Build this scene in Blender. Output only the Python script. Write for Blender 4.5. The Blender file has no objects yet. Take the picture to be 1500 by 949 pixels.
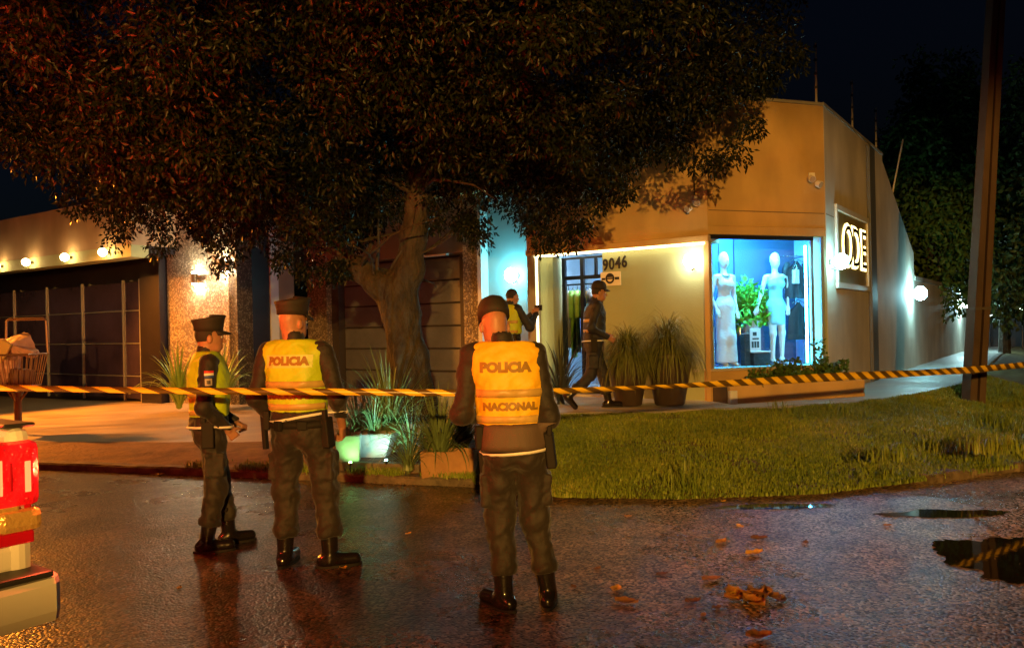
import bpy, bmesh, math, random
import numpy as np
from mathutils import Vector, Matrix, noise as mnoise
from mathutils.bvhtree import BVHTree
rnd = random.Random(7)
S = bpy.context.scene
C = S.collection
R = math.radians

# ---------------------------------------------------------------- camera, sky, exposure
CAM_H, FPX, ROLL = 1.6, 1200.0, R(1.2)
cr, sr = math.cos(ROLL), math.sin(ROLL)
RIGHT, UP = Vector((cr, 0, -sr)), Vector((sr, 0, cr))
cam = bpy.data.objects.new('camera', bpy.data.cameras.new('camera'))
C.objects.link(cam); S.camera = cam
cam.data.sensor_width = 36; cam.data.lens = 36*FPX/1500
cam.data.shift_y = 5.5/1500; cam.data.clip_end = 400; cam.data.clip_start = 0.05
cam.matrix_world = Matrix(((cr, sr, 0, 0), (0, 0, -1, 0), (-sr, cr, 0, CAM_H), (0, 0, 0, 1)))

w = bpy.data.worlds.new('World'); S.world = w; w.use_nodes = True
wn, wl = w.node_tree.nodes, w.node_tree.links
wbg = wn['Background']
sky = wn.new('ShaderNodeTexSky'); sky.sky_type = 'NISHITA'; sky.sun_disc = False
sky.sun_elevation = R(-3.0); sky.sun_rotation = R(250); sky.altitude = 150
tint = wn.new('ShaderNodeMix'); tint.data_type = 'RGBA'; tint.blend_type = 'MULTIPLY'; tint.inputs['Factor'].default_value = 1.0
tint.inputs['B'].default_value = (.40, .75, 1.5, 1)      # night sky: deep blue all round
wl.new(sky.outputs[0], tint.inputs['A']); wl.new(tint.outputs['Result'], wbg.inputs['Color']); wbg.inputs['Strength'].default_value = 0.045
S.view_settings.view_transform = 'Standard'; S.view_settings.look = 'None'
S.view_settings.gamma = 1; S.view_settings.use_curve_mapping = False
S.view_settings.exposure = 0.0
S.cycles.use_denoising = True
S.cycles.max_bounces = 8; S.cycles.diffuse_bounces = 3; S.cycles.glossy_bounces = 3
S.cycles.transparent_max_bounces = 12; S.cycles.transmission_bounces = 4
S.cycles.caustics_reflective = False; S.cycles.caustics_refractive = False
S.cycles.sample_clamp_indirect = 4.0

# light levels in one place (each lamp itself is built with its fitting further down)
STREET_P, STREET_C = 15000, (1.0, 0.47, 0.08)     # hooded sodium lamp on a post well behind the camera
VERGE_P, VERGE_C = 6800, (1.0, 0.27, 0.02)        # low amber lamp on the verge, left of the frame
LED_E = 7.5

def P(px, py, Y):
    a, b = (px-750)/FPX, (480-py)/FPX
    d = RIGHT*a + UP*b + Vector((0, 1, 0))
    return Vector((0, 0, CAM_H)) + d*Y
def G(px, py, z=0.0):
    a, b = (px-750)/FPX, (480-py)/FPX
    d = RIGHT*a + UP*b + Vector((0, 1, 0))
    return Vector((0, 0, CAM_H)) + d*((z-CAM_H)/d.z)

# ---------------------------------------------------------------- materials
MATS = {}
def mat(name, col=(.5,.5,.5), rough=.6, metal=0, var=0, vscale=6, bump=0, bscale=40, emit=None, estr=0,
        spec=.5, coat=0, trans=0, alpha=1, col2=None, stretch=None, sheen=0, sub=0, bdist=.01):
    if name in MATS: return MATS[name]
    m = bpy.data.materials.new(name); m.use_nodes = True
    n, l = m.node_tree.nodes, m.node_tree.links
    b = n['Principled BSDF']
    b.inputs['Base Color'].default_value = (*col, 1); b.inputs['Roughness'].default_value = rough
    b.inputs['Metallic'].default_value = metal; b.inputs['Specular IOR Level'].default_value = spec
    b.inputs['Coat Weight'].default_value = coat; b.inputs['Transmission Weight'].default_value = trans
    b.inputs['Alpha'].default_value = alpha; b.inputs['Sheen Weight'].default_value = sheen
    if sub: b.inputs['Subsurface Weight'].default_value = sub; b.inputs['Subsurface Scale'].default_value = .01
    if emit:
        b.inputs['Emission Color'].default_value = (*emit, 1); b.inputs['Emission Strength'].default_value = estr
    tc = n.new('ShaderNodeTexCoord')
    src = tc.outputs['Object']
    if stretch:
        mp = n.new('ShaderNodeMapping'); mp.inputs['Scale'].default_value = stretch
        l.new(src, mp.inputs['Vector']); src = mp.outputs[0]
    if var or col2:
        t = n.new('ShaderNodeTexNoise'); t.inputs['Scale'].default_value = vscale; t.inputs['Detail'].default_value = 6
        t.inputs['Roughness'].default_value = .62
        l.new(src, t.inputs['Vector'])
        cr_ = n.new('ShaderNodeValToRGB')
        c2 = col2 or tuple(c*(1-var) for c in col)
        c1 = tuple(min(1, c*(1+var*.5)) for c in col) if not col2 else col
        cr_.color_ramp.elements[0].position = .3; cr_.color_ramp.elements[1].position = .7
        cr_.color_ramp.elements[0].color = (*c2, 1); cr_.color_ramp.elements[1].color = (*c1, 1)
        l.new(t.outputs['Fac'], cr_.inputs[0]); l.new(cr_.outputs[0], b.inputs['Base Color'])
    if bump:
        t2 = n.new('ShaderNodeTexNoise'); t2.inputs['Scale'].default_value = bscale; t2.inputs['Detail'].default_value = 4
        l.new(src, t2.inputs['Vector'])
        bp = n.new('ShaderNodeBump'); bp.inputs['Strength'].default_value = bump; bp.inputs['Distance'].default_value = bdist
        l.new(t2.outputs['Fac'], bp.inputs['Height']); l.new(bp.outputs[0], b.inputs['Normal'])
    MATS[name] = m
    return m

def emat(name, col, strength):
    return mat(name, (.8,.8,.8), .4, emit=col, estr=strength)

def wet_asphalt():
    m = bpy.data.materials.new('wet_asphalt'); m.use_nodes = True
    n, l = m.node_tree.nodes, m.node_tree.links; b = n['Principled BSDF']
    tc = n.new('ShaderNodeTexCoord')
    big = n.new('ShaderNodeTexNoise'); big.inputs['Scale'].default_value = .55; big.inputs['Detail'].default_value = 8; big.inputs['Roughness'].default_value = .65
    l.new(tc.outputs['Object'], big.inputs['Vector'])
    r1 = n.new('ShaderNodeMapRange'); r1.inputs[1].default_value = .36; r1.inputs[2].default_value = .66
    r1.inputs[3].default_value = .20; r1.inputs[4].default_value = .42
    l.new(big.outputs['Fac'], r1.inputs[0]); l.new(r1.outputs[0], b.inputs['Roughness'])
    vor = n.new('ShaderNodeTexVoronoi'); vor.inputs['Scale'].default_value = 58
    l.new(tc.outputs['Object'], vor.inputs['Vector'])
    nz = n.new('ShaderNodeTexNoise'); nz.inputs['Scale'].default_value = 28; nz.inputs['Detail'].default_value = 5
    l.new(tc.outputs['Object'], nz.inputs['Vector'])
    mid = n.new('ShaderNodeTexNoise'); mid.inputs['Scale'].default_value = 3.2; mid.inputs['Detail'].default_value = 6
    l.new(tc.outputs['Object'], mid.inputs['Vector'])
    ramp = n.new('ShaderNodeValToRGB'); ramp.color_ramp.elements[0].position = .3; ramp.color_ramp.elements[1].position = .72
    ramp.color_ramp.elements[0].color = (.030, .021, .015, 1); ramp.color_ramp.elements[1].color = (.085, .062, .044, 1)
    l.new(mid.outputs['Fac'], ramp.inputs[0])
    sp = n.new('ShaderNodeMix'); sp.data_type = 'RGBA'; sp.blend_type = 'MULTIPLY'; sp.inputs['Factor'].default_value = 1.0; sp.clamp_result = False
    vr = n.new('ShaderNodeValToRGB'); vr.color_ramp.elements[0].position = .30; vr.color_ramp.elements[0].color = (.22, .21, .20, 1); vr.color_ramp.elements[1].position = .95; vr.color_ramp.elements[1].color = (4.2, 4.1, 3.9, 1)
    l.new(vor.outputs['Color'], vr.inputs[0])
    # base colour turns paler and bumps stronger towards the right, past a noisy edge
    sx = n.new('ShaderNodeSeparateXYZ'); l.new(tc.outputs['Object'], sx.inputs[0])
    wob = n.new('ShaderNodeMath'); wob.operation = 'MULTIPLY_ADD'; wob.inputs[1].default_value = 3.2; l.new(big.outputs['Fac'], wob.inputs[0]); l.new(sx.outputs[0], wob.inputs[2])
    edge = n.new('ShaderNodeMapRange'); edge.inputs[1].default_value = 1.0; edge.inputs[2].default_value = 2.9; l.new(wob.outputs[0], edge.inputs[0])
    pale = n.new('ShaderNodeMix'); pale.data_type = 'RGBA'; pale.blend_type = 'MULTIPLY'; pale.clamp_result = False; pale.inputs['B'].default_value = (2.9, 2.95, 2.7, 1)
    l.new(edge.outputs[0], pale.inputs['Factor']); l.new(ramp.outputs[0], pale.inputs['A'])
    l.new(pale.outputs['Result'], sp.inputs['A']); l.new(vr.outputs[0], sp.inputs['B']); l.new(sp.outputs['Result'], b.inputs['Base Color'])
    add = n.new('ShaderNodeMath'); add.operation = 'MULTIPLY_ADD'; add.inputs[1].default_value = 1.0
    l.new(vor.outputs['Distance'], add.inputs[0]); l.new(nz.outputs['Fac'], add.inputs[2])
    b1 = n.new('ShaderNodeBump'); b1.inputs['Strength'].default_value = 1.0; b1.inputs['Distance'].default_value = .010
    b1.invert = True
    l.new(add.outputs[0], b1.inputs['Height'])
    bs = n.new('ShaderNodeMapRange'); bs.inputs[3].default_value = .38; bs.inputs[4].default_value = 1.0; l.new(edge.outputs[0], bs.inputs[0]); l.new(bs.outputs[0], b1.inputs['Strength'])
    b2 = n.new('ShaderNodeBump'); b2.inputs['Strength'].default_value = .35; b2.inputs['Distance'].default_value = .03
    l.new(mid.outputs['Fac'], b2.inputs['Height']); l.new(b1.outputs[0], b2.inputs['Normal'])
    l.new(b2.outputs[0], b.inputs['Normal'])
    b.inputs['Specular IOR Level'].default_value = .5
    return m

def mosaic_mat():
    m = bpy.data.materials.new('pebble_mosaic'); m.use_nodes = True
    n, l = m.node_tree.nodes, m.node_tree.links; b = n['Principled BSDF']
    tc = n.new('ShaderNodeTexCoord')
    v = n.new('ShaderNodeTexVoronoi'); v.inputs['Scale'].default_value = 30
    l.new(tc.outputs['Object'], v.inputs['Vector'])
    cr_ = n.new('ShaderNodeValToRGB'); e = cr_.color_ramp.elements
    e[0].position = .28; e[0].color = (.26, .21, .15, 1); e[1].position = .4; e[1].color = (.62, .53, .38, 1)
    x = e.new(.62); x.color = (.7, .62, .47, 1); x = e.new(.85); x.color = (.35, .27, .18, 1)
    sep = n.new('ShaderNodeSeparateColor'); l.new(v.outputs['Color'], sep.inputs[0])
    l.new(sep.outputs[0], cr_.inputs[0])
    v2 = n.new('ShaderNodeTexVoronoi'); v2.inputs['Scale'].default_value = 30; v2.feature = 'DISTANCE_TO_EDGE'
    l.new(tc.outputs['Object'], v2.inputs['Vector'])
    rr = n.new('ShaderNodeMapRange'); rr.inputs[1].default_value = 0; rr.inputs[2].default_value = .16; l.new(v2.outputs['Distance'], rr.inputs[0])
    mx = n.new('ShaderNodeMix'); mx.data_type = 'RGBA'; mx.inputs['A'].default_value = (.13, .11, .08, 1)
    l.new(rr.outputs[0], mx.inputs['Factor']); l.new(cr_.outputs[0], mx.inputs['B']); l.new(mx.outputs['Result'], b.inputs['Base Color'])
    bp = n.new('ShaderNodeBump'); bp.inputs['Strength'].default_value = .9; bp.inputs['Distance'].default_value = .02
    l.new(rr.outputs[0], bp.inputs['Height']); l.new(bp.outputs[0], b.inputs['Normal'])
    b.inputs['Roughness'].default_value = .45
    return m

def plaster(name, col, stain=.35, streak=True):
    m = bpy.data.materials.new(name); m.use_nodes = True
    n, l = m.node_tree.nodes, m.node_tree.links; b = n['Principled BSDF']
    tc = n.new('ShaderNodeTexCoord')
    mp = n.new('ShaderNodeMapping'); mp.inputs['Scale'].default_value = (1.1, 1.1, .4)
    l.new(tc.outputs['Object'], mp.inputs[0])
    st = n.new('ShaderNodeTexNoise'); st.inputs['Scale'].default_value = 1.6; st.inputs['Detail'].default_value = 7; l.new(mp.outputs[0], st.inputs['Vector'])
    bl = n.new('ShaderNodeTexNoise'); bl.inputs['Scale'].default_value = 1.1; bl.inputs['Detail'].default_value = 8; l.new(tc.outputs['Object'], bl.inputs['Vector'])
    mul = n.new('ShaderNodeMath'); mul.operation = 'MULTIPLY'
    l.new(st.outputs['Fac'], mul.inputs[0]); l.new(bl.outputs['Fac'], mul.inputs[1])
    ra = n.new('ShaderNodeValToRGB'); ra.color_ramp.elements[0].position = .14; ra.color_ramp.elements[1].position = .36
    ra.color_ramp.elements[0].color = (*[c*(1-stain) for c in col], 1); ra.color_ramp.elements[1].color = (*col, 1)
    l.new(mul.outputs[0], ra.inputs[0]); l.new(ra.outputs[0], b.inputs['Base Color'])
    fn = n.new('ShaderNodeTexNoise'); fn.inputs['Scale'].default_value = 60; fn.inputs['Detail'].default_value = 4; l.new(tc.outputs['Object'], fn.inputs['Vector'])
    bp = n.new('ShaderNodeBump'); bp.inputs['Strength'].default_value = .3; bp.inputs['Distance'].default_value = .01
    l.new(fn.outputs['Fac'], bp.inputs['Height']); l.new(bp.outputs[0], b.inputs['Normal'])
    b.inputs['Roughness'].default_value = .75; b.inputs['Specular IOR Level'].default_value = .3
    MATS[name] = m
    return m

# ---------------------------------------------------------------- object helpers
def tag(o, label=None, cat=None, group=None, kind=None):
    if label: o['label'] = label
    if cat: o['category'] = cat
    if group: o['group'] = group
    if kind: o['kind'] = kind
    return o
def empty(name, loc=(0,0,0), rz=0, label=None, cat=None, group=None, parent=None):
    o = bpy.data.objects.new(name, None); C.objects.link(o)
    o.location = loc; o.rotation_euler = (0, 0, rz); o.empty_display_size = .1
    if parent: o.parent = parent
    return tag(o, label, cat, group)
def link(name, me, m=None, parent=None, smooth=False):
    if m is not None: me.materials.append(m)
    if smooth: me.polygons.foreach_set('use_smooth', np.ones(len(me.polygons), bool))
    o = bpy.data.objects.new(name, me); C.objects.link(o)
    if parent: o.parent = parent
    return o
def world_part(name, me, m, parent, smooth=False):
    """mesh given in world coordinates under a parent that stands somewhere else (keeps the child's transform clean)"""
    o = link(name, me, m, None, smooth)
    if parent:
        M = Matrix.LocRotScale(parent.location, parent.rotation_euler, parent.scale)
        if parent.parent:
            q = parent.parent; M = Matrix.LocRotScale(q.location, q.rotation_euler, q.scale) @ M
        o.data.transform(M.inverted()); o.parent = parent
    return o
def arr_mesh(name, V, F):
    """numpy verts (n,3) + faces (m,k)"""
    V = np.asarray(V, np.float32); F = np.asarray(F, np.int32)
    me = bpy.data.meshes.new(name); k = F.shape[1]
    me.vertices.add(len(V)); me.vertices.foreach_set('co', V.ravel())
    me.loops.add(F.size); me.loops.foreach_set('vertex_index', F.ravel())
    me.polygons.add(len(F)); me.polygons.foreach_set('loop_start', np.arange(0, F.size, k, dtype=np.int32))
    me.polygons.foreach_set('loop_total', np.full(len(F), k, np.int32))
    me.update(calc_edges=True); me.validate()
    return me
def bm_mesh(name, bm):
    bmesh.ops.recalc_face_normals(bm, faces=bm.faces)
    me = bpy.data.meshes.new(name); bm.to_mesh(me); bm.free(); return me
def add_box(bm, lo, hi, M=None, bevel=0):
    lo, hi = Vector(lo), Vector(hi)
    v = [bm.verts.new((x, y, z)) for z in (lo.z, hi.z) for y in (lo.y, hi.y) for x in (lo.x, hi.x)]
    fs = [bm.faces.new([v[i] for i in q]) for q in ((0,2,3,1),(4,5,7,6),(0,1,5,4),(2,6,7,3),(0,4,6,2),(1,3,7,5))]
    if bevel:
        ed = list({e for f in fs for e in f.edges})
        r = bmesh.ops.bevel(bm, geom=ed, offset=bevel, segments=2, affect='EDGES', profile=.5)
        v = list({x for f in r['faces'] for x in f.verts} | {x for x in v if x.is_valid})
    if M is not None: bmesh.ops.transform(bm, matrix=M, verts=[x for x in v if x.is_valid])
    return v
def box_me(name, lo, hi, M=None, bevel=0):
    bm = bmesh.new(); add_box(bm, lo, hi, M, bevel); return bm_mesh(name, bm)
def tube_bm(bm, pts, rad, n=8, cap=True):
    pts = [Vector(p) for p in pts]; rings = []
    if not hasattr(rad, '__len__'): rad = [rad]*len(pts)
    up = None
    for i, p in enumerate(pts):
        d = (pts[min(i+1, len(pts)-1)]-pts[max(i-1, 0)]).normalized()
        if up is None: up = Vector((0,0,1)) if abs(d.z) < .9 else Vector((1,0,0))
        a = d.cross(up).normalized(); b = a.cross(d).normalized(); up = b
        rings.append([bm.verts.new(p + (a*math.cos(t)+b*math.sin(t))*rad[i]) for t in [2*math.pi*k/n for k in range(n)]])
    for r0, r1 in zip(rings, rings[1:]):
        for k in range(n): bm.faces.new((r0[k], r0[(k+1)%n], r1[(k+1)%n], r1[k]))
    if cap: bm.faces.new(rings[0][::-1]); bm.faces.new(rings[-1])
def tube_me(name, pts, rad, n=8):
    bm = bmesh.new(); tube_bm(bm, pts, rad, n); return bm_mesh(name, bm)
def lathe_me(name, prof, n=20):
    bm = bmesh.new(); rings = []
    for r, z in prof:
        rings.append([bm.verts.new((r*math.cos(2*math.pi*k/n), r*math.sin(2*math.pi*k/n), z)) for k in range(n)])
    for a, b in zip(rings, rings[1:]):
        for k in range(n): bm.faces.new((a[k], a[(k+1)%n], b[(k+1)%n], b[k]))
    bm.faces.new(rings[0][::-1]); bm.faces.new(rings[-1])
    return bm_mesh(name, bm)
def ico_me(name, r, sub=2):
    bm = bmesh.new(); bmesh.ops.create_icosphere(bm, subdivisions=sub, radius=r); return bm_mesh(name, bm)
def prism_me(name, poly, z0, z1):
    bm = bmesh.new()
    a = [bm.verts.new((x, y, z0)) for x, y in poly]; b = [bm.verts.new((x, y, z1)) for x, y in poly]
    n = len(poly)
    for i in range(n): bm.faces.new((a[i], a[(i+1)%n], b[(i+1)%n], b[i]))
    bm.faces.new(a[::-1]); bm.faces.new(b)
    bmesh.ops.triangulate(bm, faces=[f for f in bm.faces if len(f.verts) > 4])
    return bm_mesh(name, bm)
def text_me(txt, size=1, ext=.0, bold=0, sx=1):
    cu = bpy.data.curves.new('t', 'FONT'); cu.body = txt; cu.size = size; cu.extrude = ext
    cu.offset = bold; cu.align_x = 'CENTER'; cu.align_y = 'CENTER'; cu.resolution_u = 4
    o = bpy.data.objects.new('t', cu); C.objects.link(o)
    me = bpy.data.meshes.new_from_object(o.evaluated_get(bpy.context.evaluated_depsgraph_get()))
    bpy.data.objects.remove(o); bpy.data.curves.remove(cu)
    if sx != 1: me.transform(Matrix.Diagonal((sx, 1, 1, 1)))
    return me

class Frame:
    """a vertical facade frame: s along the wall, d inward, z up (world coordinates out)"""
    def __init__(f, o, u, side=1):
        f.o = Vector((o[0], o[1], 0)); f.u = Vector((u[0], u[1], 0)).normalized()
        f.n = Vector((-f.u.y, f.u.x, 0))*side          # inward
    def pt(f, s, d, z): return f.o + f.u*s + f.n*d + Vector((0, 0, z))
    def mtx(f):
        M = Matrix.Identity(4)
        M.col[0][:3] = f.u; M.col[1][:3] = f.n; M.col[2][:3] = (0,0,1); M.col[3][:3] = f.o
        return M
    def box(f, name, m, parent, s0, s1, d0, d1, z0, z1, bevel=0):
        me = box_me(name, (min(s0,s1), min(d0,d1), min(z0,z1)), (max(s0,s1), max(d0,d1), max(z0,z1)), f.mtx(), bevel)
        return world_part(name, me, m, parent)
    def s_at(f, px):          # where the sight line through pixel column px meets the plane
        k = (px-750)/FPX
        return (f.o.x - k*f.o.y)/(k*f.u.y - f.u.x)

# ---------------------------------------------------------------- signed-distance modelling (figures, trunks)
NT = np.random.default_rng(3).random((32, 32, 32)).astype(np.float32)
def vnoise(p, sc):
    q = np.asarray(p, np.float32)*sc + 100; i = np.floor(q).astype(int); f = q-i; f = f*f*(3-2*f); out = 0
    for a in (0, 1):
        for b in (0, 1):
            for c in (0, 1):
                wgt = (f[:,0] if a else 1-f[:,0])*(f[:,1] if b else 1-f[:,1])*(f[:,2] if c else 1-f[:,2])
                out = out + wgt*NT[(i[:,0]+a) % 32, (i[:,1]+b) % 32, (i[:,2]+c) % 32]
    return out - .5
def V3(*a): return np.array(a, np.float32)
class Cap:
    def __init__(s, a, b, ra, rb): s.a, s.b, s.ra, s.rb = V3(*a), V3(*b), ra, rb
    def bbox(s): r = max(s.ra, s.rb); return np.minimum(s.a, s.b)-r, np.maximum(s.a, s.b)+r
    def grow(s, g): return Cap(s.a, s.b, s.ra+g, s.rb+g)
    def __call__(s, X, Y, Z):
        d = s.b-s.a; L = float(d@d)+1e-9
        t = np.clip(((X-s.a[0])*d[0]+(Y-s.a[1])*d[1]+(Z-s.a[2])*d[2])/L, 0, 1)
        return np.sqrt((X-s.a[0]-t*d[0])**2+(Y-s.a[1]-t*d[1])**2+(Z-s.a[2]-t*d[2])**2)-(s.ra+(s.rb-s.ra)*t)
class Ell:
    def __init__(s, c, r, M=None): s.c, s.r, s.M = V3(*c), V3(*r), M
    def bbox(s):
        m = s.r if s.M is None else np.full(3, s.r.max()); return s.c-m, s.c+m
    def grow(s, g): return Ell(s.c, s.r+g, s.M)
    def __call__(s, X, Y, Z):
        x, y, z = X-s.c[0], Y-s.c[1], Z-s.c[2]
        if s.M is not None:
            M = s.M; x, y, z = M[0,0]*x+M[1,0]*y+M[2,0]*z, M[0,1]*x+M[1,1]*y+M[2,1]*z, M[0,2]*x+M[1,2]*y+M[2,2]*z
        a, b, c = s.r
        k0 = np.sqrt((x/a)**2+(y/b)**2+(z/c)**2); k1 = np.sqrt((x/a**2)**2+(y/b**2)**2+(z/c**2)**2)+1e-6
        return k0*(k0-1)/k1
class RBox:
    def __init__(s, c, h, r=.01, M=None): s.c, s.h, s.r, s.M = V3(*c), V3(*h), r, M
    def bbox(s):
        m = s.h+s.r if s.M is None else np.full(3, float(np.linalg.norm(s.h))+s.r); return s.c-m, s.c+m
    def grow(s, g): return RBox(s.c, s.h+g, s.r, s.M)
    def __call__(s, X, Y, Z):
        x, y, z = X-s.c[0], Y-s.c[1], Z-s.c[2]
        if s.M is not None:
            M = s.M; x, y, z = M[0,0]*x+M[1,0]*y+M[2,0]*z, M[0,1]*x+M[1,1]*y+M[2,1]*z, M[0,2]*x+M[1,2]*y+M[2,2]*z
        qx, qy, qz = np.abs(x)-s.h[0]+s.r, np.abs(y)-s.h[1]+s.r, np.abs(z)-s.h[2]+s.r
        return np.sqrt(np.maximum(qx,0)**2+np.maximum(qy,0)**2+np.maximum(qz,0)**2)+np.minimum(np.maximum(qx, np.maximum(qy, qz)), 0)-s.r
class Field:
    def __init__(s, prims, h, k=.03, cuts=(), planes=(), pad=.03):
        lo = np.min([p.bbox()[0] for p in prims], 0)-pad; hi = np.max([p.bbox()[1] for p in prims], 0)+pad
        s.lo, s.h = lo, h; n = np.ceil((hi-lo)/h).astype(int)+1
        s.ax = [lo[i]+h*np.arange(n[i], dtype=np.float32) for i in range(3)]
        D = np.full(n, .12, np.float32)
        for p in prims: s._do(D, p, getattr(p, 'k', k), False)
        for p in cuts: s._do(D, p, .004, True)
        if planes:
            X, Y, Z = np.meshgrid(*s.ax, indexing='ij', sparse=True)
            for (nx, ny, nz, c) in planes: D = np.maximum(D, nx*X+ny*Y+nz*Z-c)
        s.D = D
    def _do(s, D, p, k, cut):
        a, b = p.bbox(); a = a-.06; b = b+.06
        sl = tuple(slice(max(0, int((a[i]-s.lo[i])/s.h)), max(0, min(len(s.ax[i]), int((b[i]-s.lo[i])/s.h)+2))) for i in range(3))
        if any(q.stop <= q.start for q in sl): return
        X, Y, Z = np.meshgrid(*[s.ax[i][sl[i]] for i in range(3)], indexing='ij', sparse=True)
        d = p(X, Y, Z); A = D[sl]
        if cut: D[sl] = np.maximum(A, -d); return
        hh = np.maximum(k-np.abs(A-d), 0)/k
        D[sl] = np.minimum(A, d)-hh*hh*k*.25
    def mesh(s, name):
        D, h = s.D, s.h; D = np.pad(D, 1, constant_values=.1); lo = s.lo-h
        In = D < 0; n = np.array(D.shape)-1
        acc = np.zeros((*n, 3), np.float32); cnt = np.zeros(n, np.int16)
        cor = [(a, b, c) for a in (0,1) for b in (0,1) for c in (0,1)]
        sub = lambda A, c: A[c[0]:c[0]+n[0], c[1]:c[1]+n[1], c[2]:c[2]+n[2]]
        for c in cor:
            for ax in range(3):
                if c[ax]: continue
                e = list(c); e[ax] = 1
                cr_ = sub(In, c) != sub(In, e); idx = np.nonzero(cr_)
                d0, d1 = sub(D, c)[idx], sub(D, e)[idx]; t = d0/(d0-d1)
                for j in range(3): acc[(*idx, j)] += c[j]+(t if j == ax else 0)
                cnt[idx] += 1
        act = np.nonzero(cnt); vid = np.full(n, -1, np.int32); vid[act] = np.arange(len(act[0]))
        V = (np.stack(act, 1)+acc[act]/cnt[act][:, None])*h+lo
        F = []
        for ax in range(3):
            o1, o2 = [(1,2),(2,0),(0,1)][ax]
            s0 = [slice(None)]*3; s1 = [slice(None)]*3; s0[ax] = slice(0, -1); s1[ax] = slice(1, None)
            A, B = In[tuple(s0)], In[tuple(s1)]
            idx = np.stack(np.nonzero(A != B), 1); idx = idx[(idx[:,o1] > 0) & (idx[:,o2] > 0) & (idx[:,o1] < n[o1]) & (idx[:,o2] < n[o2])]
            ins = A[tuple(idx.T)]
            q = []
            for da, db in ((-1,-1),(0,-1),(0,0),(-1,0)):
                t = idx.copy(); t[:,o1] += da; t[:,o2] += db; q.append(vid[tuple(t.T)])
            q = np.stack(q, 1); q[~ins] = q[~ins][:, ::-1]; F.append(q)
        return V, np.concatenate(F)
def vnormals(V, F):
    a, b, c, d = (V[F[:,i]] for i in range(4)); nn = np.cross(c-a, d-b); N = np.zeros_like(V)
    for i in range(4): np.add.at(N, F[:,i], nn)
    return N/(np.linalg.norm(N, axis=1, keepdims=True)+1e-9)
def cloth(V, F, amp=.006, seed=0, dirs=None):
    N = vnormals(V, F); W = V+V3(seed*1.7, seed*.9, 0)
    Q = np.stack([W[:,0]*.8+W[:,2]*.6, W[:,1], W[:,2]*.8-W[:,0]*.6+W[:,1]*.4], 1)
    wr = vnoise(W*V3(1.2, 1.2, .8)+.05*vnoise(W, 9)[:,None], 9)*1.0 + vnoise(Q*V3(.7,1,1.7), 20)*.6 + vnoise(W, 46)*.22
    rid = .5-np.abs(vnoise(Q*V3(.6,.9,1.6)+.07*vnoise(W, 7)[:,None], 10))*2.6
    return V + N*(amp*(wr*.9+np.clip(rid,0,1)**3*.9))[:, None]
def sdf_obj(name, fld, m, parent, wrinkle=0, seed=0):
    V, F = fld.mesh(name)
    if wrinkle: V = cloth(V, F, wrinkle, seed)
    return link(name, arr_mesh(name, V, F), m, parent, True)
def bvh_of(o):
    me = o.data
    return BVHTree.FromPolygons([v.co.copy() for v in me.vertices], [p.vertices[:] for p in me.polygons])
# ================================================================ GROUND
KL = [(-34,19.5),(-18,13.8),(-12,11.9),(-6.4,10.2),(-5.9,10.0),(-3.12,9.14),(-1.82,8.73),(-.41,8.28),(.1,7.8),(.42,7.53)]
KR = [(-.41,8.28),(.1,7.8),(.42,7.53),(1.53,7.35),(2.79,7.46),(3.97,7.95),(5.26,8.55),(7.5,10.7),(10,14.2),(16,23),(30,43.5)]
ER = [(-.3,10.75),(.1,10.85),(.7,10.9),(1.8,10.95),(3.2,11.05),(4.8,11.5),(6.2,12.5),(7.6,13.9),(9.6,16.9),(14.5,24.5),(28,45)]
def resample(pl, n):
    pl = np.array(pl, float); d = np.r_[0, np.cumsum(np.linalg.norm(np.diff(pl, axis=0), axis=1))]
    return pl, d
def interp_pl(pl, t):       # t is in vertex-index units so two polylines stay paired
    pl = np.array(pl, float); i = np.arange(len(pl))
    return np.stack([np.interp(t, i, pl[:,0]), np.interp(t, i, pl[:,1])], 1)
def loft(name, A, B, zf, m, nt=80, ns=20):
    t = np.linspace(0, len(A)-1, nt); s = np.linspace(0, 1, ns)
    a, b = interp_pl(A, t), interp_pl(B, t)
    xy = a[:,None]*(1-s[None,:,None])+b[:,None]*s[None,:,None]
    z = zf(t[:,None]+0*s[None], s[None]+0*t[:,None], xy)
    V = np.concatenate([xy, z[...,None]], -1).reshape(-1, 3)
    i, j = np.meshgrid(np.arange(nt-1), np.arange(ns-1), indexing='ij'); k = i*ns+j
    F = np.stack([k, k+ns, k+ns+1, k+1], -1).reshape(-1, 4)[:, ::1]
    return arr_mesh(name, V, F)

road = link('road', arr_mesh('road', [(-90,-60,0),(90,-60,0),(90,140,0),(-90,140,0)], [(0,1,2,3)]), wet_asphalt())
tag(road, kind='structure')

def lawn_z(t, s, xy):
    n = vnoise(np.c_[xy.reshape(-1,2), np.zeros(xy.size//2)], 1.3).reshape(t.shape)*.09
    n2 = vnoise(np.c_[xy.reshape(-1,2), np.zeros(xy.size//2)], 5.).reshape(t.shape)*.03
    e = np.clip(s*5, 0, 1)*np.clip((1-s)*5, 0, 1)
    return .035 + .40*np.clip(s*1.08, 0, 1)**.8 + (n+n2)*e - .05*np.clip((s-.93)/.07, 0, 1)
soil = mat('lawn_soil', (.15,.115,.035), .9, var=.5, vscale=5, bump=.8, bscale=30)
lawn = link('lawn', loft('lawn', KR, ER, lawn_z, soil, 160, 40), soil, None, True); tag(lawn, kind='structure')

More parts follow.
